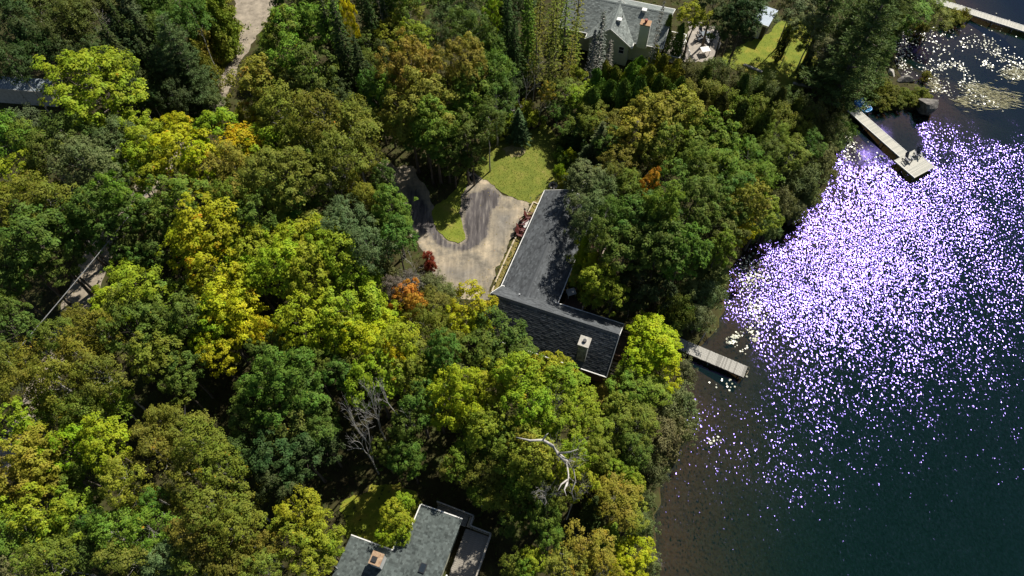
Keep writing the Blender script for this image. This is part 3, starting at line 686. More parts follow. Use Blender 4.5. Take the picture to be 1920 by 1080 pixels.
shed('garden_shed', 'small shed with pale blue metal roof at the edge of the green lawn', [P(1411.4,39.2,4.4), P(1443,50.4,4.4), P(1457.7,17.3,4.75), P(1422.6,8.1,4.75)], 4.4, M_darkwall, M_bluemetal)
shed('weathered_shed', 'low weathered shed with grey roof half hidden under a lime maple', [P(-45,163,4.6), P(86,173,4.6), P(103,151,4.9), P(-25,140,4.9)], 4.6, M_conc, M_greyroof, fas=M_conc)
# ------------------------------------------------------------------ docks, boat, furniture, stones
M_grey_plank = noisy('grey_plank', [(0.28,(0.17,0.165,0.15)),(0.5,(0.36,0.345,0.31)),(0.72,(0.55,0.53,0.48))], scale=1.6, stretch=(1,7,1), bump=0.4)
M_grey_plank2 = noisy('grey_plank_dark', [(0.28,(0.11,0.105,0.095)),(0.5,(0.24,0.23,0.205)),(0.72,(0.42,0.40,0.36))], scale=1.6, stretch=(1,7,1), bump=0.4)
M_pale_plank = noisy('pale_plank', [(0.3,(0.40,0.385,0.33)),(0.7,(0.58,0.56,0.49))], scale=2, stretch=(1,6,1), bump=0.3)
M_pale_plank2 = noisy('pale_plank_aged', [(0.3,(0.34,0.335,0.29)),(0.7,(0.50,0.49,0.43))], scale=2, stretch=(1,6,1), bump=0.3)
def dock(name, label, runs, z, mats, edge=None, pw=0.14, thing_root=None):
    """runs: list of (a, b, width): planks laid across the line a-b"""
    c = runs[0][0][:2]; root = thing(name, label, 'dock', (c[0], c[1], 0))
    rng = random.Random(len(name))
    for a, b, wd in runs:
        a, b = np.array(a[:2])-c, np.array(b[:2])-c; e, f = frame2(a, b); L = np.linalg.norm(b-a); rz = math.atan2(e[1], e[0])
        ms = []
        for mt in mats:
            m = MB(); m.box(0, 0, 0, pw-.010, wd, .045); ms.append(m.mesh('plank', mt))
        n = int(L/pw)
        for k in range(n):
            q = a+e*(k+.5)*L/n + f*rng.uniform(-.02, .02)
            o = link('plank', rng.choice(ms), root, (q[0], q[1], z+rng.uniform(-.006, .006)), rz+rng.uniform(-.006, .006)); o.scale = (L/n/pw, 1+rng.uniform(-.012,.012), 1)
        m = MB()
        for s in (-1, 1):
            m.bar((*(a+f*s*(wd/2-.04)), z-.13), (*(b+f*s*(wd/2-.04)), z-.13), .06, .2)
        m.bar((*a, z-.13), (*b, z-.13), .06, .2)
        m.build('dock_frame', M_redwood, root)
        if edge:
            m = MB()
            for s in (-1, 1): m.bar((*(a+f*s*(wd/2+.02)), z-.02), (*(b+f*s*(wd/2+.02)), z-.02), .05, .14)
            m.build('edge_board', edge, root)
        for t in np.linspace(.04, .96, max(2, int(L/2.6)+1)):
            for s in (-1, 1):
                q = a+(b-a)*t+f*s*(wd/2-.08); m = MB(); m.tube([(*q, z-.05), (*q, min(hz(q[0]+c[0], q[1]+c[1]), z-.3)-.3)], .06, 8); m.build('post', M_steel, root)
    return root, c
DZ = 0.55
q = [P(x, y, DZ) for x, y in ((1291.7,641.3),(1280.7,658.8),(1395.2,709),(1401,686.5))]
a, b = (q[0]+q[1])/2, (q[2]+q[3])/2; e_, f_ = frame2(a, b)
wd = (np.linalg.norm(q[0]-q[1])+np.linalg.norm(q[2]-q[3]))/2
a = a-np.array([*e_, 0])*1.0
d1, c1 = dock('weathered_dock', 'straight grey weathered plank dock below the dark cottage', [(a, b, wd)], DZ, [M_grey_plank, M_grey_plank, M_grey_plank2])
bb = b[:2]-c1; m = MB()
for s in (-.22, .22): m.tube([(*(bb+e_*.06+f_*s+f_*.2), DZ+.45), (*(bb+e_*.22+f_*s+f_*.2), DZ+.1), (*(bb+e_*.22+f_*s+f_*.2), DZ-1.2)], .025, 6)
for k in range(4): m.tube([(*(bb+e_*.22-f_*.22+f_*.2), DZ-.15-.3*k), (*(bb+e_*.22+f_*.22+f_*.2), DZ-.15-.3*k)], .022, 6)
m.build('ladder', M_pine, d1)
DZ2 = 0.6
wk = [P(x, y, DZ2) for x, y in ((1606.6,204.9),(1599.6,214.5),(1689,294.6),(1704,285))]
pf = [P(x, y, DZ2) for x, y in ((1677,300.8),(1716.6,335),(1751,312.2),(1713,281.4))]
wa, wb = (wk[0]+wk[1])/2, (wk[2]+wk[3])/2; we_, wf_ = frame2(wa, wb)
pa, pb = (pf[0]+pf[3])/2, (pf[1]+pf[2])/2
wd1 = (np.linalg.norm(wk[0]-wk[1])+np.linalg.norm(wk[2]-wk[3]))/2; wd2 = (np.linalg.norm(pf[0]-pf[3])+np.linalg.norm(pf[1]-pf[2]))/2
print('dock2', wd1, wd2, np.linalg.norm(pa-pb))
dock('platform_dock', 'pale dock with narrow walkway and square platform holding chairs', [(wa-np.array([*we_,0])*.6, pa+np.array([*we_,0])*0.0, wd1), (pa, pb, wd2)], DZ2, [M_pale_plank, M_pale_plank2], M_white)
fa, fb = P(1745,-2,DZ2), P(1990,76,DZ2)
dock('long_dock', 'long pale dock reaching out past the lily pads', [(fa, fb, 1.25)], DZ2, [M_pale_plank, M_pale_plank2], M_white)

def adirondack(name, label, loc, rz, mat, group, z):
    r = thing(name, label, 'chair', (loc[0], loc[1], z), rz, group)
    for k in range(5):
        m = MB(); m.box(0, .30-.12*k, .36-.035*k, .54, .105, .022, tilt=.28); m.build('seat_slat', mat, r)
    for k in range(6):
        x = -.225+.09*k; h = .80+.10*math.cos((k-2.5)*.55); m = MB()
        m.bar((x*.9, -.22, .24), (x*1.12, -.22-h*.42, .24+h*.9), .078, .02, up=(0,1,0)); m.build('back_slat', mat, r)
    for s in (-1, 1):
        m = MB(); m.box(s*.34, .06, .56, .14, .74, .025); m.build('armrest', mat, r)
        m = MB(); m.box(s*.31, .36, .27, .04, .09, .56); m.build('leg', mat, r)
        m = MB(); m.bar((s*.28, .40, .36), (s*.28, -.55, .05), .04, .12); m.build('leg', mat, r)
    m = MB(); m.bar((-.29, -.40, .55), (.29, -.40, .55), .06, .03); m.build('back_rail', mat, r)
    return r
M_navy = plain('navy_paint', (0.03,0.035,0.055), 0.5); M_red = plain('oxblood_paint', (0.11,0.03,0.026), 0.5)
DT = DZ2+.03
pp = P(1700,302,DT); adirondack('adirondack_chair', 'dark navy slatted chair on the dock platform, beside the walkway end', pp, math.radians(200), M_navy, 'chairs on the pale dock', DT)
pp = P(1718,293,DT); adirondack('adirondack_chair', 'dark navy slatted chair on the dock platform, at its open lake edge', pp, math.radians(165), M_navy, 'chairs on the pale dock', DT)
# chairs by the cottage wall
for (x, y, a, lab) in ((992,409,60,'oxblood slatted chair against the cottage wall, first from the lawn'), (982,417,110,'oxblood slatted chair on the driveway side of the pale table'),
                       (978,431,75,'oxblood slatted chair beside the table, facing the cottage wall'), (976,442,40,'oxblood slatted chair at the end of the row toward the steep roof')):
    pp = P(x, y, GZ+.08); adirondack('adirondack_chair', lab, pp, math.radians(a-160), M_red, 'oxblood chairs by the cottage', GZ+.07)
def table(name, label, p, z, mat, rz=0, s=.8, h=.45):
    t = thing(name, label, 'table', (p[0], p[1], z), rz)
    n = 6
    for k in range(n): m = MB(); m.box(0, -s/2+s*(k+.5)/n, h, s*1.15, s/n-.012, .03); m.build('table_slat', mat, t)
    for x in (-1, 1):
        for y in (-1, 1): m = MB(); m.box(x*s*.48, y*s*.4, h/2-.01, .06, .06, h-.03); m.build('leg', mat, t)
        m = MB(); m.box(x*s*.48, 0, h-.05, .05, s*.85, .06); m.build('apron', mat, t)
    return t
table('side_table', 'pale low slatted table among the oxblood chairs', P(987,424,GZ+.1), GZ+.07, plain('pale_grey_paint', (0.50,0.47,0.45)), .5, .8)
table('patio_table', 'small white table on the brown deck beside the cottage wing', P(1070,553,2.7), 2.705, M_white, .3, .8, .6)
table('garden_table', 'white slatted table on the neighbour patio beside the dark hedge', P(1322,95,GZ+.5), GZ+.04, M_white, .2, 1.0, .7)
# round patio table with chairs in the shade
pp = P(1324,64,GZ+.7); t = thing('round_table', 'round dark garden table in the shade of the neighbour patio', 'table', (pp[0], pp[1], GZ+.04))
m = MB(); m.tube([(0,0,.70),(0,0,.73)], .62, 20); m.build('table_top', plain('smoked_top', (0.16,0.18,0.20), .25), t); m = MB(); m.tube([(0,0,.03),(0,0,.7)], [.05,.04], 8); m.tube([(0,0,0),(0,0,.04)], [.3,.28], 12); m.build('pedestal', M_dark, t)
for k in range(4):
    a = .4+k*1.571; adirondack('garden_chair', 'dark garden chair drawn up to the round patio table', (pp[0]+1.0*math.cos(a), pp[1]+1.0*math.sin(a)), a+math.pi/2, plain('dark_chair', (0.05,0.06,0.075), .4), 'chairs round the patio table', GZ+.04)
# timber edging along the drive
ed = z8([(826,508),(796,568),(760,640),(720,720),(660,850),(612,960),(580,1040)]); ep = [G(x, y) for x, y in ed]
t = thing('timber_edging', 'pale timber edging between the sandy drive and the cottage', 'edging', ep[0])
for a, b in zip(ep[:-1], ep[1:]):
    m = MB(); a_, b_ = a-ep[0], b-ep[0]; m.bar((a_[0], a_[1], .08), (b_[0], b_[1], .08), .14, .2); m.build('timber', M_pine, t)
m = MB(); a_ = G(*z8([(826,508)])[0])-ep[0]; b_ = G(*z8([(852,520)])[0])-ep[0]; m.bar((a_[0], a_[1], .075), (b_[0], b_[1], .075), .14, .2); m.build('timber', M_pine, t)
# basketball hoop
bp = G(884,331); hp = thing('basketball_hoop', 'basketball hoop on a bent pole at the lawn corner of the driveway', 'basketball hoop', bp, math.radians(-50))
m = MB(); m.hexa([(-.75,-.45,0),(.75,-.45,0),(.75,.45,0),(-.75,.45,0),(-.55,-.3,.28),(.55,-.3,.28),(.55,.3,.28),(-.55,.3,.28)]); m.build('base', M_dark, hp, bevel=.05)
m = MB(); m.tube([(0,.1,.2),(0,.35,1.0),(0,.40,2.2),(0,.05,2.8),(0,-.35,3.0)], .055, 8); m.build('pole', M_dark, hp)
m = MB(); m.box(0,-.4,3.15,1.25,.05,.85); m.build('backboard', plain('smoky_board', (0.24,0.27,0.30), .2), hp, bevel=.02)
m = MB(); m.tube([(.23*math.cos(t_), -.68+.23*math.sin(t_), 3.0) for t_ in np.linspace(0, 6.283, 17)], .018, 6); m.build('rim', plain('orange_rim', (0.5,0.12,0.03)), hp)
# fire ring on the lawn corner
fp = G(1037,349); fr = thing('fire_ring', 'ring of pale stones at the corner of the cottage wing', 'fire pit', fp)
for k in range(9):
    a = k*.698; m = MB(); m.box(.42*math.cos(a), .42*math.sin(a), .1, .24, .2, .22, a+.3); m.build('stone', M_conc, fr, bevel=.05)
m = MB(); m.tube([(0,0,.02),(0,0,.09)], [.34,.32], 12); m.build('ash_bed', M_darkwall, fr)
# rocks
M_rock = noisy('granite', [(0.3,(0.06,0.055,0.05)),(0.52,(0.15,0.14,0.125)),(0.72,(0.30,0.28,0.245))], scale=2.2, detail=9, bump=0.8, bscale=7, bdist=.06)
def rock(name, label, p, s, mat=M_rock, seed=0, group=None, parent=None):
    rng = random.Random(seed); bm = bmesh.new(); bmesh.ops.create_icosphere(bm, subdivisions=3, radius=1)
    dirs = [Vector((rng.gauss(0,1), rng.gauss(0,1), rng.gauss(0,1))).normalized() for _ in range(13)]; offs = [rng.uniform(.38,.72) for _ in dirs]
    for v in bm.verts:
        co = v.co.copy()
        for d, o_ in zip(dirs, offs):
            k = co.dot(d)
            if k > o_: co -= d*(k-o_)*.99
        v.co = Vector((co.x*s[0], co.y*s[1], co.z*s[2]+s[2]*.35))
    me = bpy.data.meshes.new(name); bm.to_mesh(me); bm.free(); me.materials.append(mat)
    o = link(name, me, parent, tuple(float(x) for x in p))
    if label: tag(o, label, 'rock', group)
    return o
rock('boulder', 'large angular boulder standing in the shallows off the marsh point', P(1735,207,.2)+np.array([0,0,-.3]), (1.7,1.5,1.9), seed=3)
rock('shore_boulder', 'half hidden grey boulder among lily pads at the marsh edge', P(1694,149,.2)+np.array([0,0,-.3]), (1.6,.9,.9), seed=6)
rock('shore_boulder', 'small pale boulder at the inner edge of the lily pads', P(1669,137,.3)+np.array([0,0,-.3]), (.7,.9,.8), mat=M_conc, seed=8)
rock('pale_rock', 'white painted rock beside the neighbour house cedars', G(1254,112), (1.1,.5,.35), mat=M_white, seed=9)
# stone edging of the neighbour lawn
def edging(name, label, p0, p1, n, seed):
    a, b = G(*p0), G(*p1); t = thing(name, label, 'edging', a); rng = random.Random(seed)
    for k in range(n):
        q = (b-a)*(k+.5)/n; m = MB(); m.box(0,0,.09, .5+rng.uniform(-.1,.1), .36, .24, math.atan2(b[1]-a[1], b[0]-a[0])+rng.uniform(-.25,.25)); m.build('stone', M_conc, t, (q[0], q[1], 0), bevel=.05)
edging('stone_edging', 'row of white stones bordering the lawn behind the cedar hedge', (1394,122), (1428,136), 6, 1)
edging('stone_edging', 'row of white stones bordering the lawn beside the cedar shadow', (1488,157), (1530,174), 8, 2)
# blue pedal boat
M_blue = noisy('blue_hull', [(0.3,(0.015,0.16,0.42)),(0.7,(0.03,0.24,0.55))], scale=2, rough=0.3, bump=0.05, spec=0.5)
M_blue2 = noisy('light_blue_plastic', [(0.3,(0.10,0.34,0.60)),(0.7,(0.20,0.46,0.70))], scale=2, rough=0.3, bump=0.05, spec=0.5)
bp = P(1618,199,.45); ba = P(1608,190,.4); bb = P(1629,207,.4); be, bf = frame2(ba, bb)
bt = thing('pedal_boat', 'bright blue pedal boat drawn up beside the pale dock walkway', 'boat', (bp[0], bp[1], max(hz(bp[0], bp[1]), 0)), math.atan2(be[1], be[0]))
def hull(zs, sx, sy, pw=3.2, n=28):
    m = MB(); 
    for (z, k) in zs:
        for j in range(n):
            t = 2*math.pi*j/n; c_, s_ = math.cos(t), math.sin(t)
            m.v.append((sx*k*abs(c_)**(2/pw)*(1 if c_ > 0 else -1), sy*k*abs(s_)**(2/pw)*(1 if s_ > 0 else -1), z))
    for r in range(len(zs)-1):
        for j in range(n): m.f.append((r*n+j, r*n+(j+1) % n, (r+1)*n+(j+1) % n, (r+1)*n+j))
    m.f.append(tuple(reversed(range(n)))); m.f.append(tuple((len(zs)-1)*n+j for j in range(n))); return m
hull([(-.05,.72),(.12,.9),(.34,1.0),(.42,.98),(.46,.93),(.40,.86),(.36,.80)], 1.2, .78).build('hull', M_blue, bt, smooth=True)
for s in (-.36, .36):
    m = MB(); m.box(-.45, s, .45, .5, .48, .14); m.box(-.75, s, .68, .12, .48, .5); m.build('seat', M_blue2, bt, bevel=.04)
    m = MB(); m.box(.45, s, .42, .55, .36, .12); m.build('foot_well', M_dark, bt, bevel=.03)
m = MB(); m.box(-.05, 0, .5, 1.5, .14, .22); m.build('console', M_blue2, bt, bevel=.04)
m = MB(); m.tube([(.2,0,.55),(.2,0,.85)], .02, 6); m.box(.2,0,.86,.06,.2,.04); m.build('rudder_handle', M_dark, bt)
# beached log / drift branch and leaning stake
sp = P(1312,640,.2); m = MB(); m.tube([(0,0,-.4),(.25,.25,.8),(.4,.5,1.7)], [.09,.07,.04], 7)
tag(m.build('snag', M_dead, None, tuple(sp)), 'short pale dead stake leaning in the shallows by the weathered dock', 'snag')
# power line on its poles
wl = [P(-70,772,10.5), P(65,598,10.5), P(140,505,10.5), P(300,330,10.5)]
def sag(a, b, n=14, s=.5): return [(a+(b-a)*t-np.array([0,0,s*4*t*(1-t)])) for t in np.linspace(0, 1, n)]
A_, B_ = wl[0], wl[3]; B_ = np.array([B_[0], B_[1], 10.5])
m = MB(); m.tube(sag(A_, B_, 18, .35), .04, 6); tag(m.build('power_cable', plain('cable_sheath', (0.2,0.2,0.2))), 'grey overhead cable strung beside the gravel road', 'cable')
for k, q in enumerate((A_, B_)):
    r = thing('utility_pole', 'wooden utility pole carrying the overhead cable among the roadside trees', 'utility pole', (q[0], q[1], GZ-.05), 0, 'poles of the overhead cable')
    m = MB(); m.tube([(0,0,0),(0,0,q[2]-GZ+.6)], [.16,.11], 10); m.build('pole', M_bark, r)
    m = MB(); m.box(0,0,q[2]-GZ+.1,1.4,.1,.12,.5); m.build('crossarm', M_bark, r)
# folded green parasol by the weathered shed
pp = P(12,158,GZ+2.2); r = thing('green_parasol', 'folded bright green parasol with pale pole beside the weathered shed', 'parasol', (pp[0], pp[1], GZ))
m = MB(); m.tube([(0,0,0),(-.25,.1,3.0),(-.38,.15,4.6)], .035, 8); m.build('pole', M_white, r)
m = MB(); m.tube([(-.28,.11,3.3),(-.33,.13,3.9),(-.38,.15,4.6),(-.40,.16,4.9)], [.34,.3,.16,.03], 10); m.build('canopy', noisy('green_fabric', [(0.3,(0.01,0.20,0.04)),(0.7,(0.03,0.38,0.08))], scale=3, stretch=(3,3,.3)), r)
# lily pads and floating bur-reed
def pads(name, label, blobs, seed, rmin=.045, rmax=.115, lean=.16):
    rng = np.random.default_rng(seed); V = []; T = []
    for (x, y, rx, ry, n, ang) in blobs:
        c = P(x, y, 0); sc_ = depth(x, y, 0)/FPX
        for _ in range(int(n*.72)):
            a = rng.normal()*rx*.72; b = rng.normal()*ry*.72; ca, sa = math.cos(ang), math.sin(ang)
            q = P(x+a*ca-b*sa, y+a*sa+b*ca, 0)
            if hz(q[0], q[1]) > -.03: continue
            r = rng.uniform(rmin, rmax); ph = rng.random()*6.28; tx, ty = rng.normal()*lean, rng.normal()*lean
            pts = [(r*math.cos(ph+t), r*math.sin(ph+t)) for t in (.15, .9, 1.8, 2.7, 3.6, 4.5, 5.4, 6.13)]
            z0 = .02+rng.random()*.02
            pv = [(q[0]+u, q[1]+v, z0+r*.5*(abs(tx)+abs(ty))+u*tx+v*ty) for u, v in pts]; cc = (q[0], q[1], z0+r*.5*(abs(tx)+abs(ty)))
            for k in (0, 2, 4): V.append([cc, pv[k], pv[k+1], pv[k+2]]); T.append(rng.random())
            V.append([cc, pv[6], pv[7], cc]) if False else V.append([cc, pv[6], pv[7], (cc[0]+.001, cc[1], cc[2])]); T.append(T[-1])
    m = noisy('lily_pad', [(0.3,(0.36,0.36,0.24)),(0.55,(0.52,0.52,0.40)),(0.75,(0.66,0.65,0.56))], scale=1.5, rough=0.32, spec=0.7, bump=0.2, tint=True)  # whitish pad colour stands in for sun glare on glossy leaves
    return tag(link(name, quads_mesh(name, np.array(V), m, np.array(T))), label, None, None, 'stuff')
pads('lily_pads', 'lily pads floating off the shore, coloured pale for sun glare', [
 (1690,65,16,14,170,0),(1688,88,14,16,150,0),(1686,110,12,16,120,0),(1690,135,10,12,70,0),(1720,75,30,18,110,.2),(1750,85,40,22,110,.3),(1770,60,30,12,60,.2),
 (1812,82,10,9,45,.6),(1850,85,30,10,90,.5),(1870,95,30,12,80,.5),(1890,110,28,8,70,.3),(1765,128,14,5,60,-.3),(1785,122,14,5,60,.2),(1803,128,12,5,60,.8),
 (1852,122,18,6,70,.5),(1740,115,25,15,50,.3),(1750,150,20,14,70,.6),(1770,165,20,12,60,.6),(1900,130,22,9,120,-.15),(1905,143,20,7,90,0),(1820,150,18,8,60,.7),(1815,165,24,8,80,.3),
 (1880,55,40,20,40,.4),(1840,190,30,8,50,.2),
 (1580,262,14,8,90,-.5),(1572,275,12,8,80,-.4),(1592,270,14,8,60,0),(1610,285,20,16,50,.2),(1640,300,20,12,30,.4),(1660,325,20,8,30,.3),(1585,290,10,10,40,0),
 (1405,500,14,18,90,0),(1420,520,16,14,60,0),(1402,530,10,12,50,0),(1418,575,18,14,60,.3),(1380,632,9,5,60,-.4),(1372,640,9,4,35,0),(1410,622,10,5,30,.3),(1415,635,6,5,25,0),(1395,655,12,6,15,0),
 (1360,720,16,6,22,.4),(1420,600,16,10,30,0),(1335,830,8,5,10,0),(1345,822,5,3,8,0),(1398,705,8,4,10,.3)], 11)
def reeds(name, label, blobs, seed):
    rng = np.random.default_rng(seed); V = []; T = []
    for (x, y, rx, ry, n) in blobs:
        for _ in range(n):
            q = P(x+rng.normal()*rx*.55, y+rng.normal()*ry*.55, 0); a = rng.normal()*.25-.35; L = rng.uniform(.5, 1.3); wd = rng.uniform(.04,.09)
            if hz(q[0], q[1]) > -.03: continue
            d = np.array([math.cos(a), math.sin(a), 0]); f = np.array([-d[1], d[0], 0]); z = np.array([0, 0, .03+rng.random()*.02])
            V.append([q-d*L/2+z, q+f*wd/2+z, q+d*L/2+z, q-f*wd/2+z*1.5]); T.append(rng.random())
    m = noisy('floating_reed', [(0.3,(0.30,0.29,0.14)),(0.7,(0.52,0.48,0.28))], scale=1.5, rough=0.4, spec=0.6, tint=True)
    return tag(link(name, quads_mesh(name, np.array(V), m, np.array(T))), label, None, None, 'stuff')
reeds('floating_reeds', 'pale strands of floating reed combed by the wind', [(1860,180,45,14,260),(1880,190,30,10,120),(1830,165,30,9,110),(1905,138,22,12,160),(1810,190,20,8,60),(1750,160,16,14,80),(1860,200,40,8,60)], 12)
# ------------------------------------------------------------------ tree prototypes
TR = np.random.default_rng(21)
def fib(n, zmin, rng):
    k = np.arange(n)+rng.random(); z = 1-(1-zmin)*(k+.0)/n; z = np.clip(z+rng.normal(size=n)*.06, zmin, .99)
    t = k*2.39996+rng.random()*6; r = np.sqrt(np.maximum(0, 1-z*z)); return np.stack([r*np.cos(t), r*np.sin(t), z], 1)
def rnd_dir(n, rng): return unit(rng.normal(size=(n, 3)))
def limb_tubes(mb, H, zc, tips, r0, rng, lean=(0,0), nside=6):
    top = H*.80; n = 6; pts = []
    for k in range(n+1):
        t = k/n; pts.append(Vector((lean[0]*t*t+rng.normal()*.05*t*3, lean[1]*t*t+rng.normal()*.05*t*3, -.3+(top+.3)*t)))
    mb.tube(pts, [r0*(1.25 if k == 0 else 1)*(1-.82*k/n) for k in range(n+1)], 8)
    for tp in tips:
        tp = Vector(tp); zb = max(H*.25, min(top*.95, tp.z-.55*math.hypot(tp.x, tp.y)-.2)); f = (zb+.3)/(top+.3)*n; i = min(int(f), n-1)
        b = pts[i].lerp(pts[i+1], f-i); md = b.lerp(tp, .5)+Vector((rng.normal()*.15, rng.normal()*.15, -.12))
        rr = r0*(1-.82*f/n)*.5; mb.tube([b, md, tp], [rr, rr*.6, rr*.18], 5, cap=False)
def finish(name, V, T, mat, mb, bark):
    return dict(crown=quads_mesh('crown', np.concatenate(V), mat, np.concatenate(T)), trunk=mb.mesh('trunk', bark, True))
def broad(rng, R, V, H, nl=15, nc=13, m=34, leaf=.27, rc=.40, zmin=-.45, lob=.42, flat=.55, bark=M_bark, drop=.0, shape=1.0, r0=.2, fine=False):
    zc = H-V; d = fib(nl, zmin, rng)
    rad = rng.uniform(.46, .86, nl)*np.where(d[:, 2] > .6, .95, 1); asp = 1+rng.normal()*.08
    ctr = d*rad[:, None]*np.array([R*asp, R/asp, V]); ctr += rng.normal(size=ctr.shape)*.10*R
    lr = R*lob*rng.uniform(.50, 1.08, nl)*(1.25-.45*rad); Vs = []; Ts = []
    for i in range(nl):
        if rng.random() < drop: continue
        k = max(4, int(nc*(lr[i]/(R*lob))**2)); cd = rnd_dir(k*3, rng); outw = unit(ctr[i][None])
        cd = cd[(cd@outw[0] > -.25) & (cd[:, 2] > -.45)][:k]
        cc = ctr[i]+cd*lr[i]*rng.uniform(.70, 1.28, (len(cd), 1))
        ltone = rng.normal()*.10
        for c, cdir in zip(cc, cd):
            r = rc*rng.uniform(.65, 1.25); n = max(6, int(m*rng.uniform(.7, 1.3)*(r/rc)**1.6))
            o = rnd_dir(n, rng)*rng.random((n, 1))**(.45); o[:, 2] *= flat
            p = c+o*r; p[:, 2] -= .28*r*(o[:, 0]**2+o[:, 1]**2)
            nr = .55*cdir+np.array([0, 0, .75])+.42*rnd_dir(n, rng)+.40*unit(o)
            L = leaf*rng.uniform(.7, 1.25, n)
            Vs.append(cards(rng, p, nr, L, L*.72)); Ts.append(np.clip(.5+ltone+rng.normal()*.08+rng.normal(size=n)*.20, 0, 1))
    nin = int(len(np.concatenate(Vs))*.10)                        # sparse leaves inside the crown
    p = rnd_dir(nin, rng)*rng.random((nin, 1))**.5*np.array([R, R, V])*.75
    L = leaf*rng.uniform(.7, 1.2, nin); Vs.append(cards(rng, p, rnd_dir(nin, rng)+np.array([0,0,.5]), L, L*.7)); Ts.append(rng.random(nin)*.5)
    Vs = [v+np.array([0, 0, zc]) for v in Vs]
    mb = MB(); limb_tubes(mb, H, zc, [(c[0]*.93, c[1]*.93, c[2]*.9+zc) for c in ctr], r0, rng, (rng.normal()*.25, rng.normal()*.25))
    return finish('b', Vs, Ts, M_leaf, mb, bark)
def spruce(rng, R, H, dens=1.0, bark=M_bark, z0=.08, dead=False, sparse=1.0, droop=.28):
    Vs = []; Ts = []; mb = MB(); mb.tube([(0,0,-.3),(0,0,H*.5),(rng.normal()*.06,rng.normal()*.06,H-.1)], [R*.085,R*.055,.015], 7)
    z = H*z0+.4
    while z < H-.12:
        f = (z-H*z0)/(H*(1-z0)); rr = R*(1-f)**.85*rng.uniform(.82, 1.12)+.06; nb = max(4, int((6+5*(1-f))*sparse))
        a0 = rng.random()*6.28
        for j in range(nb):
            a = a0+j*6.283/nb+rng.normal()*.18; L = rr*rng.uniform(.72, 1.12); d = np.array([math.cos(a), math.sin(a), 0.])
            n = max(3, int(L*13*dens)); t = np.sqrt(rng.random(n))*.98+.02
            side = np.array([-d[1], d[0], 0])
            p = d*(t*L)[:, None]+np.array([0, 0, 1.])*(z-droop*L*t+.14*L*t**3)[:, None]+side*(rng.normal(size=n)*.17*L*(1.15-t))[:, None]+rng.normal(size=(n, 3))*.035
            al = d+side*rng.normal(size=(n, 1))*.7+np.array([0, 0, -.2])
            nr = np.array([0, 0, 1.])+.45*rng.normal(size=(n, 3))+d*.25
            ln = rng.uniform(.24, .46, n); Vs.append(cards(rng, p, nr, ln, ln*.34, .2, al)); Ts.append(np.clip(.5+rng.normal()*.1+rng.normal(size=n)*.18, 0, 1))
            if rng.random() < (.9 if dead else .35): mb.tube([(0,0,z), tuple(d*L*.6+np.array([0,0,z-droop*L*.6])), tuple(d*L*1.0+np.array([0,0,z-droop*L+.1*L]))], [.03,.02,.006], 4, cap=False)
        z += (.34+.10*(1-f))*H/13*rng.uniform(.8, 1.2)/max(.6, sparse)
    return finish('c', Vs, Ts, M_needle, mb, bark)
def pine(rng, R, H):
    Vs = []; Ts = []; mb = MB(); mb.tube([(0,0,-.3),(.1,0,H*.5),(0,.1,H-.4)], [.30,.19,.03], 8); z = H*.22
    while z < H-.3:
        f = (z-H*.22)/(H*.78); rr = R*(1.0-.80*f**1.3)*rng.uniform(.7, 1.1); nb = rng.integers(5, 8); a0 = rng.random()*6
        for j in range(nb):
            a = a0+j*6.283/nb+rng.normal()*.25; L = rr*rng.uniform(.6, 1.15); d = np.array([math.cos(a), math.sin(a), 0.]); side = np.array([-d[1], d[0], 0])
            mb.tube([(0,0,z), tuple(d*L*.55+[0,0,z+.02*L]), tuple(d*L+[0,0,z+.18*L])], [.06,.04,.01], 4, cap=False)
            for t in np.arange(.3, 1.05, .34/L if L > 1 else .3):
                for _ in range(2):
                    c = d*L*t+side*rng.normal()*.20*L+np.array([0, 0, z+.18*L*t*t+rng.normal()*.08]); n = 26
                    o = rnd_dir(n, rng); o[:, 2] = np.abs(o[:, 2])*.7; p = c+o*rng.uniform(.15, .42, (n, 1)); ln = rng.uniform(.22, .38, n)
                    Vs.append(cards(rng, p, np.cross(o, rnd_dir(n, rng))+np.array([0,0,.6]), ln, ln*.28, .15, o+d*.4)); Ts.append(np.clip(.5+rng.normal()*.12+rng.normal(size=n)*.18, 0, 1))
        z += H*.062*rng.uniform(.8, 1.25)
    return finish('p', Vs, Ts, M_needle, mb, M_bark)
def cedar(rng, R, H, n=5200, fat=1.0):
    t = rng.random(n)**.85; prof = np.minimum(1, (t/.16)**.6)*(1-t)**(.75*fat)*1.12+.03; a = rng.random(n)*6.283
    nb = 46; ba = rng.random(nb)*6.28; bz = rng.random(nb); lob = np.ones(n)
    for k in range(nb): lob += .55*np.exp(-((np.angle(np.exp(1j*(a-ba[k])))/.38)**2+((t-bz[k])/.05)**2))-.009
    rr = R*prof*lob*np.sqrt(rng.uniform(.5, 1.0, n)); d = np.stack([np.cos(a), np.sin(a), np.zeros(n)], 1)
    p = d*rr[:, None]; p[:, 2] = .15+t*(H-.2); p += rng.normal(size=p.shape)*.08
    al = d*.55+np.array([0, 0, 1.])+.35*rng.normal(size=p.shape); nr = d+.55*rng.normal(size=p.shape)+np.array([0,0,.35]); ln = rng.uniform(.17, .34, n)
    mb = MB(); mb.tube([(0,0,-.2),(0,0,H*.9)], [.11,.02], 7)
    for k in range(14):
        z = H*rng.uniform(.1, .8); aa = rng.random()*6.28; q = R*.6*(1-z/H); mb.tube([(0,0,z),(math.cos(aa)*q,math.sin(aa)*q,z+.4)], [.03,.01], 4, cap=False)
    return finish('d', [cards(rng, p, nr, ln, ln*.5, .2, al)], [np.clip(.5+(lob-1)*.3+rng.normal(size=n)*.2, 0, 1)], M_needle, mb, M_bark)
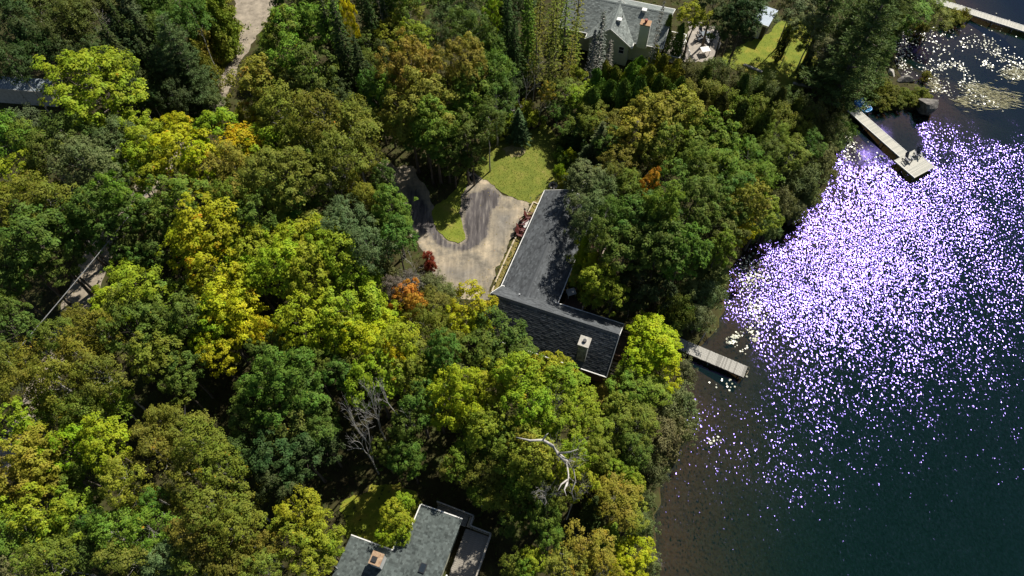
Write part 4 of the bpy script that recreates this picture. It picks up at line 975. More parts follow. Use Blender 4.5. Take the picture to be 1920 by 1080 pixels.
def bush(rng, R, H, nm=9, leaf=.17, n=3600, stems=7, loose=0.0, upr=.5):
    Vs = []; Ts = []; mb = MB(); per = n//nm
    for k in range(nm):
        a = rng.random()*6.28; q = R*.62*math.sqrt(rng.random()) if k else 0; rr = R*rng.uniform(.38, .58); hh = H*rng.uniform(.62, 1.0)*(1-.35*(q/R)**2)
        c = np.array([q*math.cos(a), q*math.sin(a), hh-rr*.8]); nc = 16
        for cd in rnd_dir(nc, rng):
            if cd[2] < -.35: continue
            cc = c+cd*np.array([rr, rr, rr*.85])*rng.uniform(.75, 1.1+loose); kk = per//nc+1; o = rnd_dir(kk, rng)*rng.random((kk, 1))**.5*rr*.34
            L = leaf*rng.uniform(.65, 1.25, kk); Vs.append(cards(rng, cc+o, .5*cd+np.array([0,0,upr])+.7*rnd_dir(kk, rng), L, L*.5)); Ts.append(np.clip(.5+rng.normal()*.1+rng.normal(size=kk)*.2, 0, 1))
        mb.tube([(rng.normal()*.12,rng.normal()*.12,-.2), tuple(c*[.6,.6,.6]), tuple(c)], [.05,.035,.012], 5, cap=False)
    v = np.concatenate(Vs); v[:, :, 2] = np.maximum(v[:, :, 2], .02)
    return finish('s', [v], [np.concatenate(Ts)], M_leaf, mb, M_bark)
def bare(rng, R, H, spread=.55, levels=5, bark=M_dead, base=.2, leaves=0):
    mb = MB(); tips = []
    def grow(p, d, L, r, lv):
        pts = [p]; q = p
        for k in range(3):
            d = (d+Vector((rng.normal(), rng.normal(), rng.normal()*.6))*.16).normalized(); q = q+d*L/3; pts.append(q)
        mb.tube(pts, [r, r*.85, r*.72, r*.6], 6 if lv < 2 else 4, cap=False)
        if lv >= levels: tips.append(q); return
        for k in range(2 if lv == 0 else rng.integers(2, 4)):
            a = rng.random()*6.28; ax = d.orthogonal().normalized(); ax.rotate(Matrix.Rotation(a, 3, d)); nd = (d+ax*rng.uniform(.45, 1.0)*spread*1.6+Vector((0,0,.12))).normalized()
            grow(pts[rng.integers(2, 4)], nd, L*rng.uniform(.58, .82), r*.58, lv+1)
    grow(Vector((0,0,-.2)), Vector((rng.normal()*.05, rng.normal()*.05, 1)).normalized(), H*.42, base, 0)
    res = dict(crown=None, trunk=None)
    co = np.array(mb.v); k = R/max(.1, np.percentile(np.hypot(co[:, 0], co[:, 1]), 97)); kz = H/co[:, 2].max()
    mb.v = [(a*k, b*k, c*kz) for a, b, c in mb.v]
    nlim = 8*4                                                   # first tube = trunk, the rest = limbs
    tr = MB(); tr.v = mb.v[:24]; tr.f = [f for f in mb.f if max(f) < 24]
    br = MB(); br.v = mb.v[24:]; br.f = [tuple(i-24 for i in f) for f in mb.f if min(f) >= 24]
    return dict(crown=br.mesh('branches', bark, True), trunk=tr.mesh('trunk', bark, True))

PROTO = {}
def add(kind, R, H, anchor, lst): PROTO[kind] = dict(R=R, H=H, anchor=anchor, lst=lst)
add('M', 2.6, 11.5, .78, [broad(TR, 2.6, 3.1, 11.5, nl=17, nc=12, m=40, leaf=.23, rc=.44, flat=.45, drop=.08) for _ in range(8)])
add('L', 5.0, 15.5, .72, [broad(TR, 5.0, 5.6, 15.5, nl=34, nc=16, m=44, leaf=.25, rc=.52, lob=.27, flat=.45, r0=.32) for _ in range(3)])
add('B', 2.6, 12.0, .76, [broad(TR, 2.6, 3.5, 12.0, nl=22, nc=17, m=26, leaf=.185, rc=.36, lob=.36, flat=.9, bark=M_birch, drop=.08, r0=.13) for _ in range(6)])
add('C', 2.2, 13.0, .52, [spruce(TR, 2.2, 13.0, 1.9) for _ in range(3)])
add('T', 1.5, 13.0, .58, [spruce(TR, 1.5, 13.0, .8, sparse=.7, z0=.25, droop=.12) for _ in range(2)])
add('P', 3.6, 17.0, .62, [pine(TR, 3.6, 17.0) for _ in range(2)])
add('D', 1.5, 7.0, .55, [cedar(TR, 1.5, 7.0) for _ in range(4)])
add('E', 2.0, 7.5, .60, [cedar(TR, 2.0, 7.5, n=9000, fat=.72) for _ in range(4)])
add('F', 2.2, 7.5, .70, [broad(TR, 2.2, 3.3, 7.5, nl=24, nc=15, m=22, leaf=.17, rc=.36, lob=.34, flat=1.25, zmin=-.7, r0=.11) for _ in range(4)])
add('S', 1.6, 2.4, .6, [bush(TR, 1.6, 2.4, n=5200, leaf=.18) for _ in range(4)])
add('W', 2.2, 5.0, .68, [bush(TR, 2.2, 5.0, nm=14, leaf=.20, n=9000, loose=.15) for _ in range(5)])
add('X', 2.2, 10.0, .8, [bare(TR, 2.2, 10.0) for _ in range(4)])
add('Z', .9, 12.0, .55, [spruce(TR, .9, 12.0, .22, bark=M_dead, dead=True, sparse=.8, z0=.15, droop=.1) for _ in range(2)])

#        albedo                      words for labels
COLR = {
 'lime': ((0.253,0.311,0.018), 'lime green'), 'lgrn': ((0.209,0.267,0.020), 'light green'), 'mid': ((0.150,0.209,0.024), 'fresh green'), 'grn': ((0.103,0.157,0.024), 'deep green'),
 'dk': ((0.059,0.087,0.024), 'dark green'), 'blue': ((0.108,0.144,0.050), 'bluish green'), 'grey': ((0.161,0.187,0.069), 'grey green'), 'olv': ((0.161,0.178,0.022), 'olive green'),
 'dolv': ((0.089,0.105,0.022), 'dark olive'), 'rus': ((0.219,0.219,0.032), 'russet tinged'), 'yol': ((0.253,0.246,0.030), 'yellowish olive'), 'yel': ((0.443,0.405,0.014), 'yellow turning'),
 'ylm': ((0.332,0.363,0.014), 'bright yellow green'), 'org': ((0.419,0.206,0.024), 'orange turning'), 'red': ((0.271,0.056,0.037), 'red leaved'), 'gry': ((0.142,0.134,0.105), 'silver grey'), 'pin': ((0.109,0.150,0.037), 'soft green')}
KINDW = {'M': 'maple', 'L': 'broad maple', 'B': 'birch', 'C': 'spruce', 'T': 'thin sparse spruce', 'P': 'white pine', 'D': 'cedar', 'E': 'bushy cedar', 'F': 'ragged cedar', 'S': 'low shrub', 'W': 'alder bush', 'X': 'bare tree', 'Z': 'dead spruce'}
KCAT = {'S': 'shrub', 'W': 'bush'}
KNAME = {'M': 'maple_tree', 'L': 'maple_tree', 'B': 'birch_tree', 'C': 'spruce_tree', 'T': 'spruce_tree', 'P': 'pine_tree', 'D': 'cedar_tree', 'E': 'cedar_tree', 'F': 'cedar_tree', 'S': 'shrub', 'W': 'alder_bush', 'X': 'bare_tree', 'Z': 'dead_spruce'}
def zone(x, y):
    if x < 420 and y < 205: return 'beyond the gravel road near the weathered shed'
    if x < 235 and y < 560: return 'in the wood on the shed side of the gravel road'
    if y < 345 and 480 <= x < 960: return 'in the wood beyond the driveway island'
    if x < 790 and y < 545: return 'in the wood between gravel road and driveway'
    if 960 <= x < 1290 and y < 215: return 'in the strip before the sage roofed house'
    if x >= 1280 and y < 100 and x < 1420: return 'shading the neighbour patio'
    if 1280 <= x < 1570 and y < 262: return 'along the neighbour lawn'
    if x >= 1420 and y < 240: return 'round the marshy lily pad bay'
    if x > 1375 and y < 480: return 'overhanging the glittering lake shore'
    if x > 1030 and y < 480: return 'in the wood between the cottage wing and the lake'
    if x > 1040 and y < 625: return 'beside the cottage deck'
    if x > 1140 and y < 1100: return 'on the shore below the weathered dock'
    if x < 260 and y < 790: return 'over the lower end of the gravel road'
    if x < 480: return 'in the wood downhill of the gravel road bend'
    if y > 820: return 'around the grey L-shaped roof'
    return 'in the wood beside the steep dark cottage roof'

TREES = []
def t(kind, col, *pts, aut=0.0, H=None, lab=None, dense=None):
    for p in pts: TREES.append((kind, col, p[0], p[1], p[2], aut, p[3] if len(p) > 3 else H, lab))
# --- far corner beyond the road
t('B','dk',(20,30,48),(62,88,46),(22,118,38),(118,95,34)); t('B','dolv',(78,22,50),(140,30,42),(110,66,40)); t('M','dk',(190,100,34),(225,70,34))
t('X','gry',(178,48,30,11)); t('C','blue',(205,20,34),(256,36,34,16)); t('C','dk',(285,90,36),(242,128,34),(300,150,34)); t('B','grn',(300,22,38),(330,45,34))
t('P','blue',(338,100,46,14),(318,140,36,11)); t('D','olv',(392,40,30,9),(412,18,28,9),(372,70,28,9),(408,70,24,7)); t('B','grn',(360,30,34)); t('C','dk',(355,160,28,9))
t('L','lime',(172,150,100,15), lab='large rounded lime green maple towering over the weathered shed', aut=.12)
t('M','lime',(256,232,32,9)); t('W','grey',(400,188,24,4),(386,205,18,3)); 
t('B','blue',(45,240,46),(160,300,58),(212,268,40),(200,318,38)); t('B','grn',(112,250,48),(92,290,46),(150,250,36)); t('B','mid',(18,262,46),(55,262,36))
t('M','lime',(28,322,46),(62,340,32)); t('B','olv',(92,372,56),(22,388,42),(60,355,34)); t('M','grn',(60,440,56),(122,418,44),(25,470,48),(112,480,44),(60,505,36),(10,530,36),(150,440,30))
# --- between road and driveway
t('M','lime',(285,262,46),(410,240,44),(490,268,44),(300,325,50),(262,295,36)); t('M','ylm',(345,275,58),(330,240,34),(375,300,40), aut=.18); t('M','yel',(455,270,46),(480,240,26), aut=.28)
t('B','yol',(405,328,52),(432,300,34), aut=.15); t('M','mid',(340,372,48),(262,330,30)); t('B','olv',(452,348,48),(430,375,36)); t('X','gry',(432,322,26,11))
t('L','grn',(212,395,68,13)); t('M','grn',(245,440,44),(300,468,34),(330,425,26),(272,480,28,8)); t('M','mid',(215,365,40,14),(285,405,38))
t('M','ylm',(385,420,58),(352,462,46),(402,498,44), aut=.22); t('M','lime',(432,458,48),(450,420,36),(442,505,36))
t('L','mid',(545,325,78,14)); t('M','grn',(595,358,48),(520,385,50),(476,398,40),(560,395,40)); t('M','mid',(605,295,38),(505,290,36))
t('M','rus',(462,150,42),(512,150,42), aut=.22); t('B','olv',(530,205,50),(600,215,60),(655,238,52),(580,265,50),(640,290,48),(690,290,34),(500,185,38),(545,250,36),(690,230,34)); t('X','gry',(630,330,34,11),(622,300,26,11))
t('B','blue',(645,398,42),(640,440,44),(690,462,44),(665,480,34)); t('L','mid',(738,395,46,11)); t('M','grn',(742,440,34),(716,330,22,9),(712,420,28)); t('B','yol',(680,368,26,11),(665,345,22), aut=.1)
t('M','lime',(570,450,56),(625,475,50),(520,500,50),(582,512,50),(650,515,46),(478,520,44),(690,528,34),(540,455,44),(478,462,40),(610,440,34))
t('X','gry',(755,500,44,6),(730,520,34,6),(780,520,34,5),(770,480,30,5)); t('W','gry',(770,530,34,3.6),(745,535,30,4)); t('S','red',(802,482,16,2.6),(806,498,12,2.2), lab='small red leaved shrub at the driveway edge'); t('W','grey',(805,535,30,3.5),(840,548,26,3),(720,500,34,6))
# --- beyond the island
t('M','mid',(560,45,50),(600,45,46),(530,60,38),(548,105,44)); t('M','grn',(590,125,46),(540,155,38),(560,180,34),(610,165,34)); t('C','dk',(650,110,40,17),(682,150,32,13),(625,85,30,16)); t('M','yel',(655,34,15,15.5), aut=.05); t('B','grn',(690,80,34),(700,125,30)); t('B','dk',(635,185,34),(590,190,30)); t('C','dk',(720,25,36,15),(700,170,28,9)); t('X','gry',(712,28,26,12))
t('M','lgrn',(735,62,38),(785,75,36)); t('B','rus',(765,28,32), aut=.1); t('L','rus',(770,120,62,15), aut=.10); t('L','yol',(788,190,70,14)); t('M','mid',(770,235,44),(812,232,44),(720,170,28)); t('M','grn',(700,160,30),(835,270,34,8),(800,262,34,9))
t('B','blue',(838,40,42),(872,28,36)); t('B','grn',(882,50,38),(905,70,34),(928,128,42),(930,180,40),(925,88,30),(915,225,34)); t('L','rus',(868,115,54,15), aut=.02); t('M','olv',(885,165,42),(850,165,30)); t('M','mid',(878,210,42),(845,230,34)); t('M','grn',(872,252,36),(885,285,24,7),(850,300,26,6)); t('M','lime',(924,22,20,13)); t('C','dk',(952,70,30,14),(945,30,30,14),(965,110,26,12),(700,60,26,14))
# --- before the sage-roofed house
t('C','mid',(990,62,28,15)); t('T','olv',(1012,28,24),(1036,62,26),(1060,40,26),(1078,85,22),(1040,110,24),(1006,100,22)); t('X','gry',(985,150,34,8),(962,165,28,7),(1012,178,28,6),(1000,120,22,8)); t('B','mid',(1062,165,32,6)); t('B','lime',(1090,182,32,6),(1085,140,18,6)); t('B','grn',(1046,205,26,4),(1075,222,30,4)); t('M','rus',(1026,170,16,7), aut=.3)
t('Z','gry',(1125,85,20,11),(1232,65,10,14),(1110,110,16,9),(1140,120,16,8)); t('E','olv',(1150,158,26,6.5),(1240,132,24,6),(1262,148,28,7),(1132,150,22,7)); t('E','mid',(1182,154,26,7),(1214,158,26,7),(1198,136,20,6)); t('E','grn',(1196,190,32,9),(1230,180,30,8),(1165,190,28,8)); t('D','grn',(1250,62,17,6),(1273,78,16,6)); t('D','lime',(1165,170,18,6),(1225,118,18,6))
t('C','blue',(972,232,26,5), lab='young bluish spruce standing alone at the head of the lawn'); t('S','lgrn',(1000,222,26,2.6),(955,225,24,2.6),(990,205,26,3)); t('S','olv',(935,240,22,2.4),(918,258,16,2)); t('S','grn',(1058,262,20,2.4),(1060,300,16,2.2),(1050,285,14,2)); t('S','lime',(1072,290,16,3),(1048,318,14,2.4),(1060,330,12,2))
t('C','dk',(1098,300,30,5),(1080,262,24,4)); t('C','blue',(1124,272,34,7.5)); t('B','grn',(1090,240,30,4.5),(1150,270,34,7)); t('B','olv',(1150,232,38,7),(1228,285,44,8.5),(1165,305,40,8),(1118,235,28,6)); t('M','yol',(1190,245,44),(1242,215,50),(1290,212,42),(1210,205,32), aut=.08); t('M','mid',(1340,245,44),(1298,268,44),(1345,285,40),(1260,255,36)); t('B','mid',(1352,312,42),(1310,310,38),(1390,330,34)); t('T','gry',(1185,278,20,10))
# --- cedar row along the neighbour lawn
t('F','dolv',(1298,140,32,7),(1338,136,32,7),(1372,150,30,7.5),(1402,166,32,7),(1436,172,30,7.5),(1468,186,32,7),(1500,204,28,7),(1532,220,30,6.5),(1558,238,26,6)); t('F','olv',(1290,178,30,7),(1326,180,32,7.5),(1362,190,30,7),(1396,206,32,7.5),(1432,212,30,7),(1466,228,30,7),(1502,240,28,6.5)); t('E','dolv',(1318,160,24,7),(1388,178,24,7.5),(1420,190,22,7),(1454,200,24,7),(1486,218,24,6.5),(1345,212,26,7.5),(1382,230,28,8),(1425,244,28,8),(1310,210,26,8)); t('X','gry',(1452,232,22,7),(1472,262,18,6))
t('M','lime',(1302,28,32,8), lab='small lime green tree between the neighbour deck and the dark shade trees'); t('M','dk',(1362,38,36,9),(1390,50,30,8),(1400,18,36,11),(1380,22,30,9))
t('D','dk',(1471,75,13,6.2), lab='dark columnar cedar standing on the lawn, the one toward the patio'); t('D','dk',(1514,118,13,5.6), lab='dark columnar cedar standing on the lawn, the one toward the lake')
t('B','grey',(1500,22,40,9),(1530,48,36,9),(1548,92,28,8),(1490,5,34,9)); t('B','lime',(1489,62,14,7)); t('S','olv',(1556,140,26,3),(1540,160,20,2.6)); t('W','dolv',(1572,165,26,4),(1566,200,22,4)); t('S','yel',(1512,70,10,2))
t('P','pin',(1622,70,72,19), lab='tall white pine rising over the neighbour shore'); t('P','pin',(1588,120,36,11),(1655,110,26,9),(1665,40,36,13)); t('B','mid',(1712,22,38,7),(1760,32,28,5)); t('S','rus',(1790,30,22,2.2),(1808,24,14,1.8)); t('S','olv',(1728,52,18,2),(1690,45,22,2.4),(1700,15,26,4)); 
t('S','olv',(1642,178,18,1.4),(1662,184,22,1.5),(1690,188,20,1.4),(1716,186,20,1.3),(1738,186,16,1.2),(1650,196,18,1.3),(1700,176,18,1.4),(1672,170,20,1.6),(1728,172,16,1.3),(1655,160,22,2),(1738,142,13,1.3))
t('W','grn',(1578,232,24,3.4),(1596,246,14,2.2)); t('W','grey',(1566,258,28,4),(1542,296,36,5),(1502,330,42,6),(1552,325,26,4),(1470,372,36,6),(1440,425,26,5),(1520,360,28,4.5),(1492,395,24,4)); t('B','mid',(1456,255,28,8),(1482,288,34,8),(1430,330,36,9),(1402,288,36,9)); t('M','yol',(1400,382,36),(1432,398,32),(1415,350,26)); t('M','yel',(1392,430,26,9), aut=.1); t('M','grn',(1370,350,38),(1370,400,34)); t('B','grn',(1520,265,28,7),(1440,285,30,8))
# --- between wing and lake
t('B','blue',(1094,338,44,8),(1114,398,40,11),(1086,385,28,8),(1134,352,34,8.5),(1080,428,20,7)); t('B','grn',(1122,440,32),(1140,400,34)); t('L','grn',(1205,410,70,12),(1300,395,66,13)); t('M','grn',(1180,462,44),(1240,450,48),(1342,425,44),(1282,470,44),(1260,345,40),(1312,340,40)); t('M','org',(1220,345,22,11), aut=.2, lab='small orange turning maple among green crowns by the cottage'); t('B','olv',(1182,340,32),(1150,330,28)); t('M','mid',(1350,468,30,10),(1240,390,36,14)); 
t('E','lime',(1092,478,24,7.5),(1108,508,24,7.5)); t('M','lgrn',(1125,520,34,8.5),(1150,552,32,7.5),(1112,556,24,4.5),(1085,520,18,4.5)); t('M','dk',(1205,520,36,8),(1240,540,34,7),(1185,560,28,5)); t('S','rus',(1072,535,9,1.4),(1088,545,9,1.4))
t('W','grey',(1328,500,36,5.5),(1334,548,36,5.5),(1312,592,34,5),(1290,545,30,5),(1345,520,24,4.5)); t('W','grn',(1265,575,32,6),(1290,590,28,5),(1260,610,24,4))
# --- shore below the dock
t('M','ylm',(1228,640,48,8),(1200,672,36,7),(1245,688,40,7),(1215,610,28,7)); t('M','mid',(1178,722,36,6),(1215,730,40,6),(1168,760,34,6),(1190,700,28,6)); t('W','grey',(1282,692,26,4),(1264,758,42,5),(1240,812,48,5.5),(1282,800,30,4),(1216,852,40,5),(1240,770,34,6),(1225,890,26,4)); t('B','mid',(1200,792,42,7),(1160,800,34,7)); t('B','grn',(1185,835,34,7))
# --- beside the steep roof
t('M','ylm',(882,568,40,9),(862,602,34,8),(895,610,26,7), aut=.1); t('M','grn',(932,625,46,9),(962,662,40,8),(905,662,44,9),(945,690,36,8)); t('B','olv',(812,575,36,8),(790,600,34),(840,640,34),(825,610,30,8)); t('M','org',(760,552,30,9),(775,575,24,9), aut=.15); t('B','gry',(735,545,26,9))
t('M','ylm',(700,592,48),(690,650,46),(732,615,36), aut=.15); t('M','lime',(650,568,54),(600,550,48),(560,602,50),(742,648,44),(700,708,48),(640,610,40),(600,640,36)); t('M','mid',(620,640,48),(782,672,44),(810,692,40),(760,700,36),(660,690,36)); t('M','grn',(640,700,36),(590,690,30),(830,660,34)); t('M','yel',(738,675,20,12), aut=.25)
t('L','ylm',(850,735,60,12)); t('M','ylm',(880,775,36),(820,760,34)); t('M','lime',(922,720,44),(978,702,44),(1020,690,38,8),(1000,760,44),(1090,762,38,8),(1050,700,30,7)); t('M','lgrn',(1060,725,44,9),(950,770,44),(1050,790,40),(1110,808,38,8),(1010,800,36),(900,800,36)); t('M','grn',(784,756,36),(765,795,32),(930,800,32))
t('X','gry',(652,780,46,14),(690,755,36,14),(742,748,38,14),(668,812,34,13)); t('X','gry',(1045,768,28,11.5),(1030,740,24,11))
# --- lower road, south-west
t('M','lime',(258,540,54),(212,560,44),(232,515,34)); t('M','mid',(312,560,54),(322,622,50),(292,662,44),(250,575,38)); t('M','grn',(250,618,48),(352,592,40),(340,682,36),(290,600,34),(335,720,30,9)); t('M','lime',(382,545,40),(422,622,42),(405,590,34)); t('M','ylm',(402,660,38),(382,640,28)); t('M','yel',(432,565,48),(462,602,44), aut=.20); t('L','yel',(500,628,34,11), aut=.30, lab='orange and yellow maple glowing over a dark gap in the wood')
t('M','grn',(16,612,40),(14,575,28)); t('B','olv',(102,630,36),(60,680,50),(150,662,50),(192,622,38),(112,712,50),(40,732,46),(190,700,44),(140,600,26,9),(20,680,34)); t('B','mid',(212,752,44),(152,772,42),(100,765,36)); t('M','lime',(18,792,42),(88,802,44))
t('L','grn',(520,715,76,14)); t('M','grn',(480,745,50),(562,735,48),(532,795,52),(602,772,30),(470,800,44),(500,660,36),(600,810,30,9)); t('M','dk',(512,855,48,10),(572,855,44,9),(610,830,34,8),(450,850,34,9),(640,700,26,9),(520,900,36,9))
t('B','olv',(332,802,50),(382,832,48),(292,842,44),(352,882,46),(412,872,44),(300,790,34)); t('M','lime',(132,842,44),(190,830,44),(160,810,32)); t('M','yol',(60,852,48),(30,902,44),(102,902,44)); t('M','mid',(172,892,44),(130,880,30)); t('B','yol',(226,892,42),(250,930,34), aut=.1)
t('B','olv',(402,952,58),(442,992,50),(372,1002,50),(422,1052,50),(462,942,38),(345,960,36),(480,1030,36)); t('M','lime',(60,962,48),(20,960,36)); t('M','lgrn',(132,962,44),(95,985,34)); t('B','mid',(30,1022,52),(92,1052,48),(212,1002,48),(272,992,48),(242,1052,48),(492,1066,42),(350,1060,40)); t('B','grn',(152,1032,44),(290,940,30),(170,985,34)); t('B','grey',(312,1052,44),(25,1070,40))
# --- around the L roof
t('M','lime',(560,962,48,9),(592,1002,42,8)); t('M','lgrn',(542,1012,42,9),(575,1050,40,8),(612,1030,30,7)); t('M','lime',(742,968,30,6),(726,1000,24,5),(750,1000,20,5),(756,940,18,5.5), lab='sunlit lime green sapling in the corner of the L-shaped roof')
t('M','grn',(762,852,34,8),(720,850,26,7),(770,870,26,7)); t('B','olv',(872,842,44,7.5),(912,882,42,7),(942,928,36,6),(900,925,28,5.5),(855,872,28,7)); t('B','mid',(962,842,42),(930,830,34),(970,900,36,7)); t('M','yol',(1002,862,44),(985,835,30)); t('M','lime',(1050,880,38),(1092,902,36),(1075,850,32)); t('M','mid',(1002,922,42,6.5),(1040,920,34),(1120,850,34,8),(975,945,28,5)); t('X','gry',(1050,850,46,14),(1035,905,40,13.5),(1078,915,30,12)); t('M','grn',(1020,960,34,8),(958,985,24,5))
t('B','yol',(1152,932,48,8),(1180,968,36,7), aut=.1); t('B','yol',(1092,1032,50,8),(1130,1062,36,8),(1060,1062,40,8), aut=.18); t('D','grn',(1130,885,26,7)); t('C','dk',(1112,952,26,7)); t('C','mid',(1145,1000,28,7)); t('M','lgrn',(1188,905,26,6),(1160,885,26,6)); t('W','grey',(1205,985,32,4.5),(1222,1055,24,3.6),(1215,940,24,4)); t('M','ylm',(1190,1040,38,6),(1180,1070,30,6)); t('M','lime',(1000,1052,28,6)); t('M','mid',(1032,1005,28,7),(960,1060,24,6),(985,1075,24,6)); t('S','rus',(1178,880,10,2)); t('X','gry',(1235,1045,22,3))

t('B','dk',(10,-10,44),(95,-22,44),(50,60,40),(150,70,36)); t('B','dolv',(60,-40,44),(180,-25,44),(160,0,40)); t('C','dk',(225,-10,36,15),(270,-30,36,15),(250,85,32,13)); t('B','grn',(325,-22,40),(280,0,36),(300,60,34),(265,60,30)); t('E','olv',(395,-8,34,9),(378,10,34,9),(412,45,28,8),(375,115,26,8)); t('B','dk',(215,150,36,9),(280,180,30,8),(320,175,30,8),(250,170,30,8),(330,195,22,6))
t('M','grn',(545,-10,44),(600,-10,44),(650,-20,40)); t('B','grn',(700,-15,40),(760,-15,40),(820,-10,40),(880,-20,40)); t('C','dk',(930,-15,34,14),(690,45,28,14),(735,-5,30,14)); t('B','dk',(970,15,34),(970,-20,36),(820,75,28),(720,100,26),(950,160,26,9)); t('T','olv',(1000,-5,24),(1045,-5,24),(1085,10,22),(1068,120,22,10),(1030,140,20,9))
t('M','dk',(1345,-12,36,10),(1420,-22,36,7)); t('P','pin',(1560,0,46,15),(1640,-20,50,16),(1700,-15,40,12),(1590,60,36,13)); t('B','mid',(1745,0,32,6),(1690,60,20,3.5)); t('W','olv',(1540,130,22,3.6),(1560,110,24,4),(1520,145,14,2.4))
t('E','grn',(1140,185,26,7),(1115,165,26,7),(1110,200,28,7),(1270,180,28,7),(1250,200,30,8),(1280,240,28,8)); t('B','olv',(1104,212,30,6))
t('W','mid',(486,108,20,3.4),(498,78,18,3.2),(470,135,16,3)); t('S','lgrn',(505,55,16,2.2),(480,205,18,2.4),(450,215,18,2.4))
def tree_root_col(kind): return KCAT.get(kind, 'tree')
rt = random.Random(77)
placed = []
for i, (kind, col, x, y, rpx, aut, H, lab) in enumerate(TREES):
    pr = PROTO[kind]; zg = GZ
    Hh = H; hv = rt.uniform(.80, 1.20)
    if aut == 0 and kind in 'MLB' and col in ('lime','lgrn','mid','ylm','yol','olv','grn'): aut = rt.uniform(0, .17 if col != 'grn' else .10)
    for _ in range(4):
        R = rpx*depth(x, y, zg+pr['anchor']*(Hh or pr['H']))/FPX
        if H is None: Hh = pr['H']*(.55+.45*R/pr['R'])*hv
        p = P(x, y, zg+pr['anchor']*Hh); zg = hz(p[0], p[1]); zg = max(zg, -.15)
    v = rt.randrange(len(pr['lst'])); src = pr['lst'][v]; c, cw = COLR[col]
    sz = 'slender ' if R < pr['R']*.72 else ('wide ' if R > pr['R']*1.02 else '')
    label = lab or (sz + cw + ' ' + KINDW[kind] + ' ' + zone(x, y))
    if kind in 'XZ' and not lab: label = ('pale ' if kind == 'X' else 'grey ') + KINDW[kind] + ' ' + zone(x, y)
    o = thing(KNAME[kind], label, tree_root_col(kind), (p[0], p[1], zg-.02), rt.uniform(0, 6.28), label)
    s = R/pr['R']; o.scale = (s*rt.uniform(.94, 1.06), s*rt.uniform(.94, 1.06), Hh/pr['H'])
    j = lambda k: k*rt.uniform(.86, 1.14)
    cc = (j(c[0]), j(c[1]), j(c[2]), aut)
    link('trunk', src['trunk'], o)
    cr = link('branches' if kind == 'X' else 'crown', src['crown'], o); cr.color = cc
    placed.append((p[0], p[1], R))
print('trees', len(TREES))
# a dead birch leaning through the canopy
b0 = G(1084,905); br = thing('dead_birch', 'bleached dead birch with a long crooked trunk leaning over the canopy', 'tree', b0)
def rel(x, y, z): return tuple(P(x, y, z)-b0)
m = MB(); m.tube([(0,0,-.2), rel(1072,885,8.0), rel(1062,866,11.8), rel(1046,850,13.0), rel(1036,836,13.6), rel(1018,825,13.9), rel(994,826,13.9), rel(968,820,13.7)], [.24,.2,.17,.15,.13,.11,.08,.03], 8); m.build('trunk', M_dead, br, smooth=True)
for q in ([(1046,850,13.0),(1056,858,13.4),(1078,866,13.6)], [(1046,850,13.0),(1068,848,13.9),(1084,842,14.4)], [(1062,866,11.8),(1066,890,13.0),(1064,912,13.6)], [(1062,866,11.8),(1075,880,12.8),(1080,905,13.2)], [(1018,825,13.9),(1024,816,14.4),(1028,812,14.6)],
          [(1064,900,13.2),(1052,908,13.6),(1046,920,13.7)], [(1066,895,13.0),(1078,904,13.5),(1072,922,13.6)], [(1064,905,13.4),(1058,918,13.7),(1062,930,13.7)]):
    m = MB(); m.tube([rel(*v) for v in q], [.085,.055,.015], 6); m.build('branch', M_dead, br, smooth=True)

# ------------------------------------------------------------------ undergrowth on the forest floor
rng = np.random.default_rng(9)
nU = 60000
ux = rng.uniform(-62, 60, nU); uy = rng.uniform(6, 125, nU)
ok = inside(ux, uy, landpoly) & (seg_dist(ux, uy, shore) > .2)
for q in CLEAR: ok &= ~inside(ux, uy, q)
for (cx_, cy_, rr_) in ((mid[0], mid[1], 9.5), (o2[0]+1, o2[1]-5, 9)):
    ok &= np.hypot(ux-cx_, uy-cy_) > rr_*.55
clump = np.sin(ux*.9+np.sin(uy*.6)*2)*np.sin(uy*.8+1.3*np.sin(ux*.5))
ok &= rng.random(nU) < .35+.5*(clump > 0)
ux, uy = ux[ok], uy[ok]; n = len(ux)
uz = hgt(ux, uy)+rng.random(n)**1.6*(.35+.7*(clump[ok] > .2)); L = rng.uniform(.18, .42, n)
V = cards(rng, np.stack([ux, uy, uz+.05], 1), np.array([0,0,1.])+.6*rng.normal(size=(n, 3)), L, L*.6)
u = tag(link('undergrowth', quads_mesh('undergrowth', V, M_leaf, rng.random(n))), 'low green undergrowth on the forest floor', None, None, 'stuff'); u.color = (.065, .085, .02, 0)
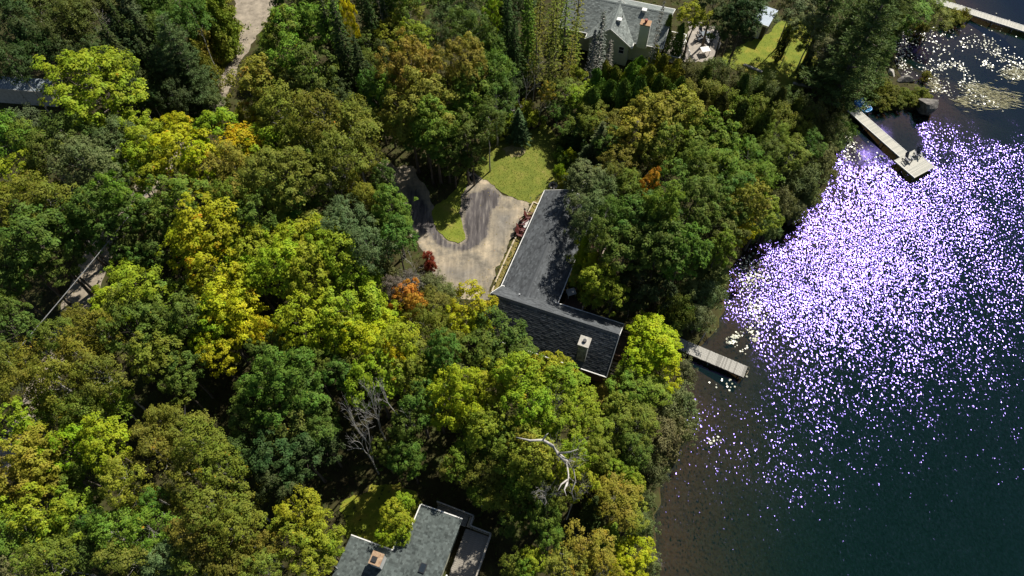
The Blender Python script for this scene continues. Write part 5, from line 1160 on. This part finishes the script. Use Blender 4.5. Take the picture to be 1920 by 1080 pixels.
# grass tufts on lawns and drive edges
def tufts(name, label, polys, dens, colr, seed, hmax=.16):
    rng = np.random.default_rng(seed); out = []
    for q in polys:
        q = np.array([v[:2] for v in q]); lo, hi = q.min(0), q.max(0); k = int((hi-lo).prod()*dens)
        a = rng.uniform(lo, hi, (k, 2)); out.append(a[inside(a[:, 0], a[:, 1], q)])
    a = np.concatenate(out); n = len(a); z = hgt(a[:, 0], a[:, 1]); h = rng.uniform(.4, 1, n)*hmax
    p = np.stack([a[:, 0], a[:, 1], z+.05+h*.5], 1)
    al = np.array([0, 0, 1.])+.45*rng.normal(size=(n, 3)); nr = .5*rng.normal(size=(n, 3))+np.array([0,0,1.2])
    o = tag(link(name, quads_mesh(name, cards(rng, p, nr, h*1.6, h*.9, .1, al), M_leaf, rng.random(n))), label, None, None, 'stuff'); o.color = colr
tufts('grass', 'short grass growing on the cottage lawn', [LAWN], 40, (.155,.18,.02,0), 3, .085)
tufts('island_tufts', 'grass growing on the driveway island', [ISL], 40, (.16,.20,.015,0), 4, .08)
tufts('neighbour_grass', 'green grass growing on the neighbour lawn', [NLAWN, VERGE, BL], 26, (.18,.215,.01,0), 5, .07)
tufts('dry_grass', 'dry yellow grass beside the cottage', [SLAWN, STRIP], 26, (.24,.20,.03,0), 6, .15)

def litter(name, label, polys, dens, seed, z=.03):
    rng = np.random.default_rng(seed); out = []
    for q in polys:
        q = np.array([v[:2] for v in q]); lo, hi = q.min(0), q.max(0); k = int((hi-lo).prod()*dens); a = rng.uniform(lo, hi, (k, 2))
        a = a[inside(a[:, 0], a[:, 1], q)]; e = seg_dist(a[:, 0], a[:, 1], np.vstack([q, q[:1]])); out.append(a[rng.random(len(a)) < np.exp(-e/.7)*.8+.012])
    a = np.concatenate(out); n = len(a); L = rng.uniform(.06, .14, n)
    o = tag(link(name, quads_mesh(name, cards(rng, np.stack([a[:, 0], a[:, 1], hgt(a[:, 0], a[:, 1])+z], 1), np.array([0,0,1.])+.12*rng.normal(size=(n, 3)), L, L*.8, .05), M_leaf, rng.random(n))), label, None, None, 'stuff'); o.color = (.22,.17,.035,.15)
litter('fallen_leaves', 'fallen leaves and weeds along the edges of drive and road', [DRIVE, ROAD], 9, 15)
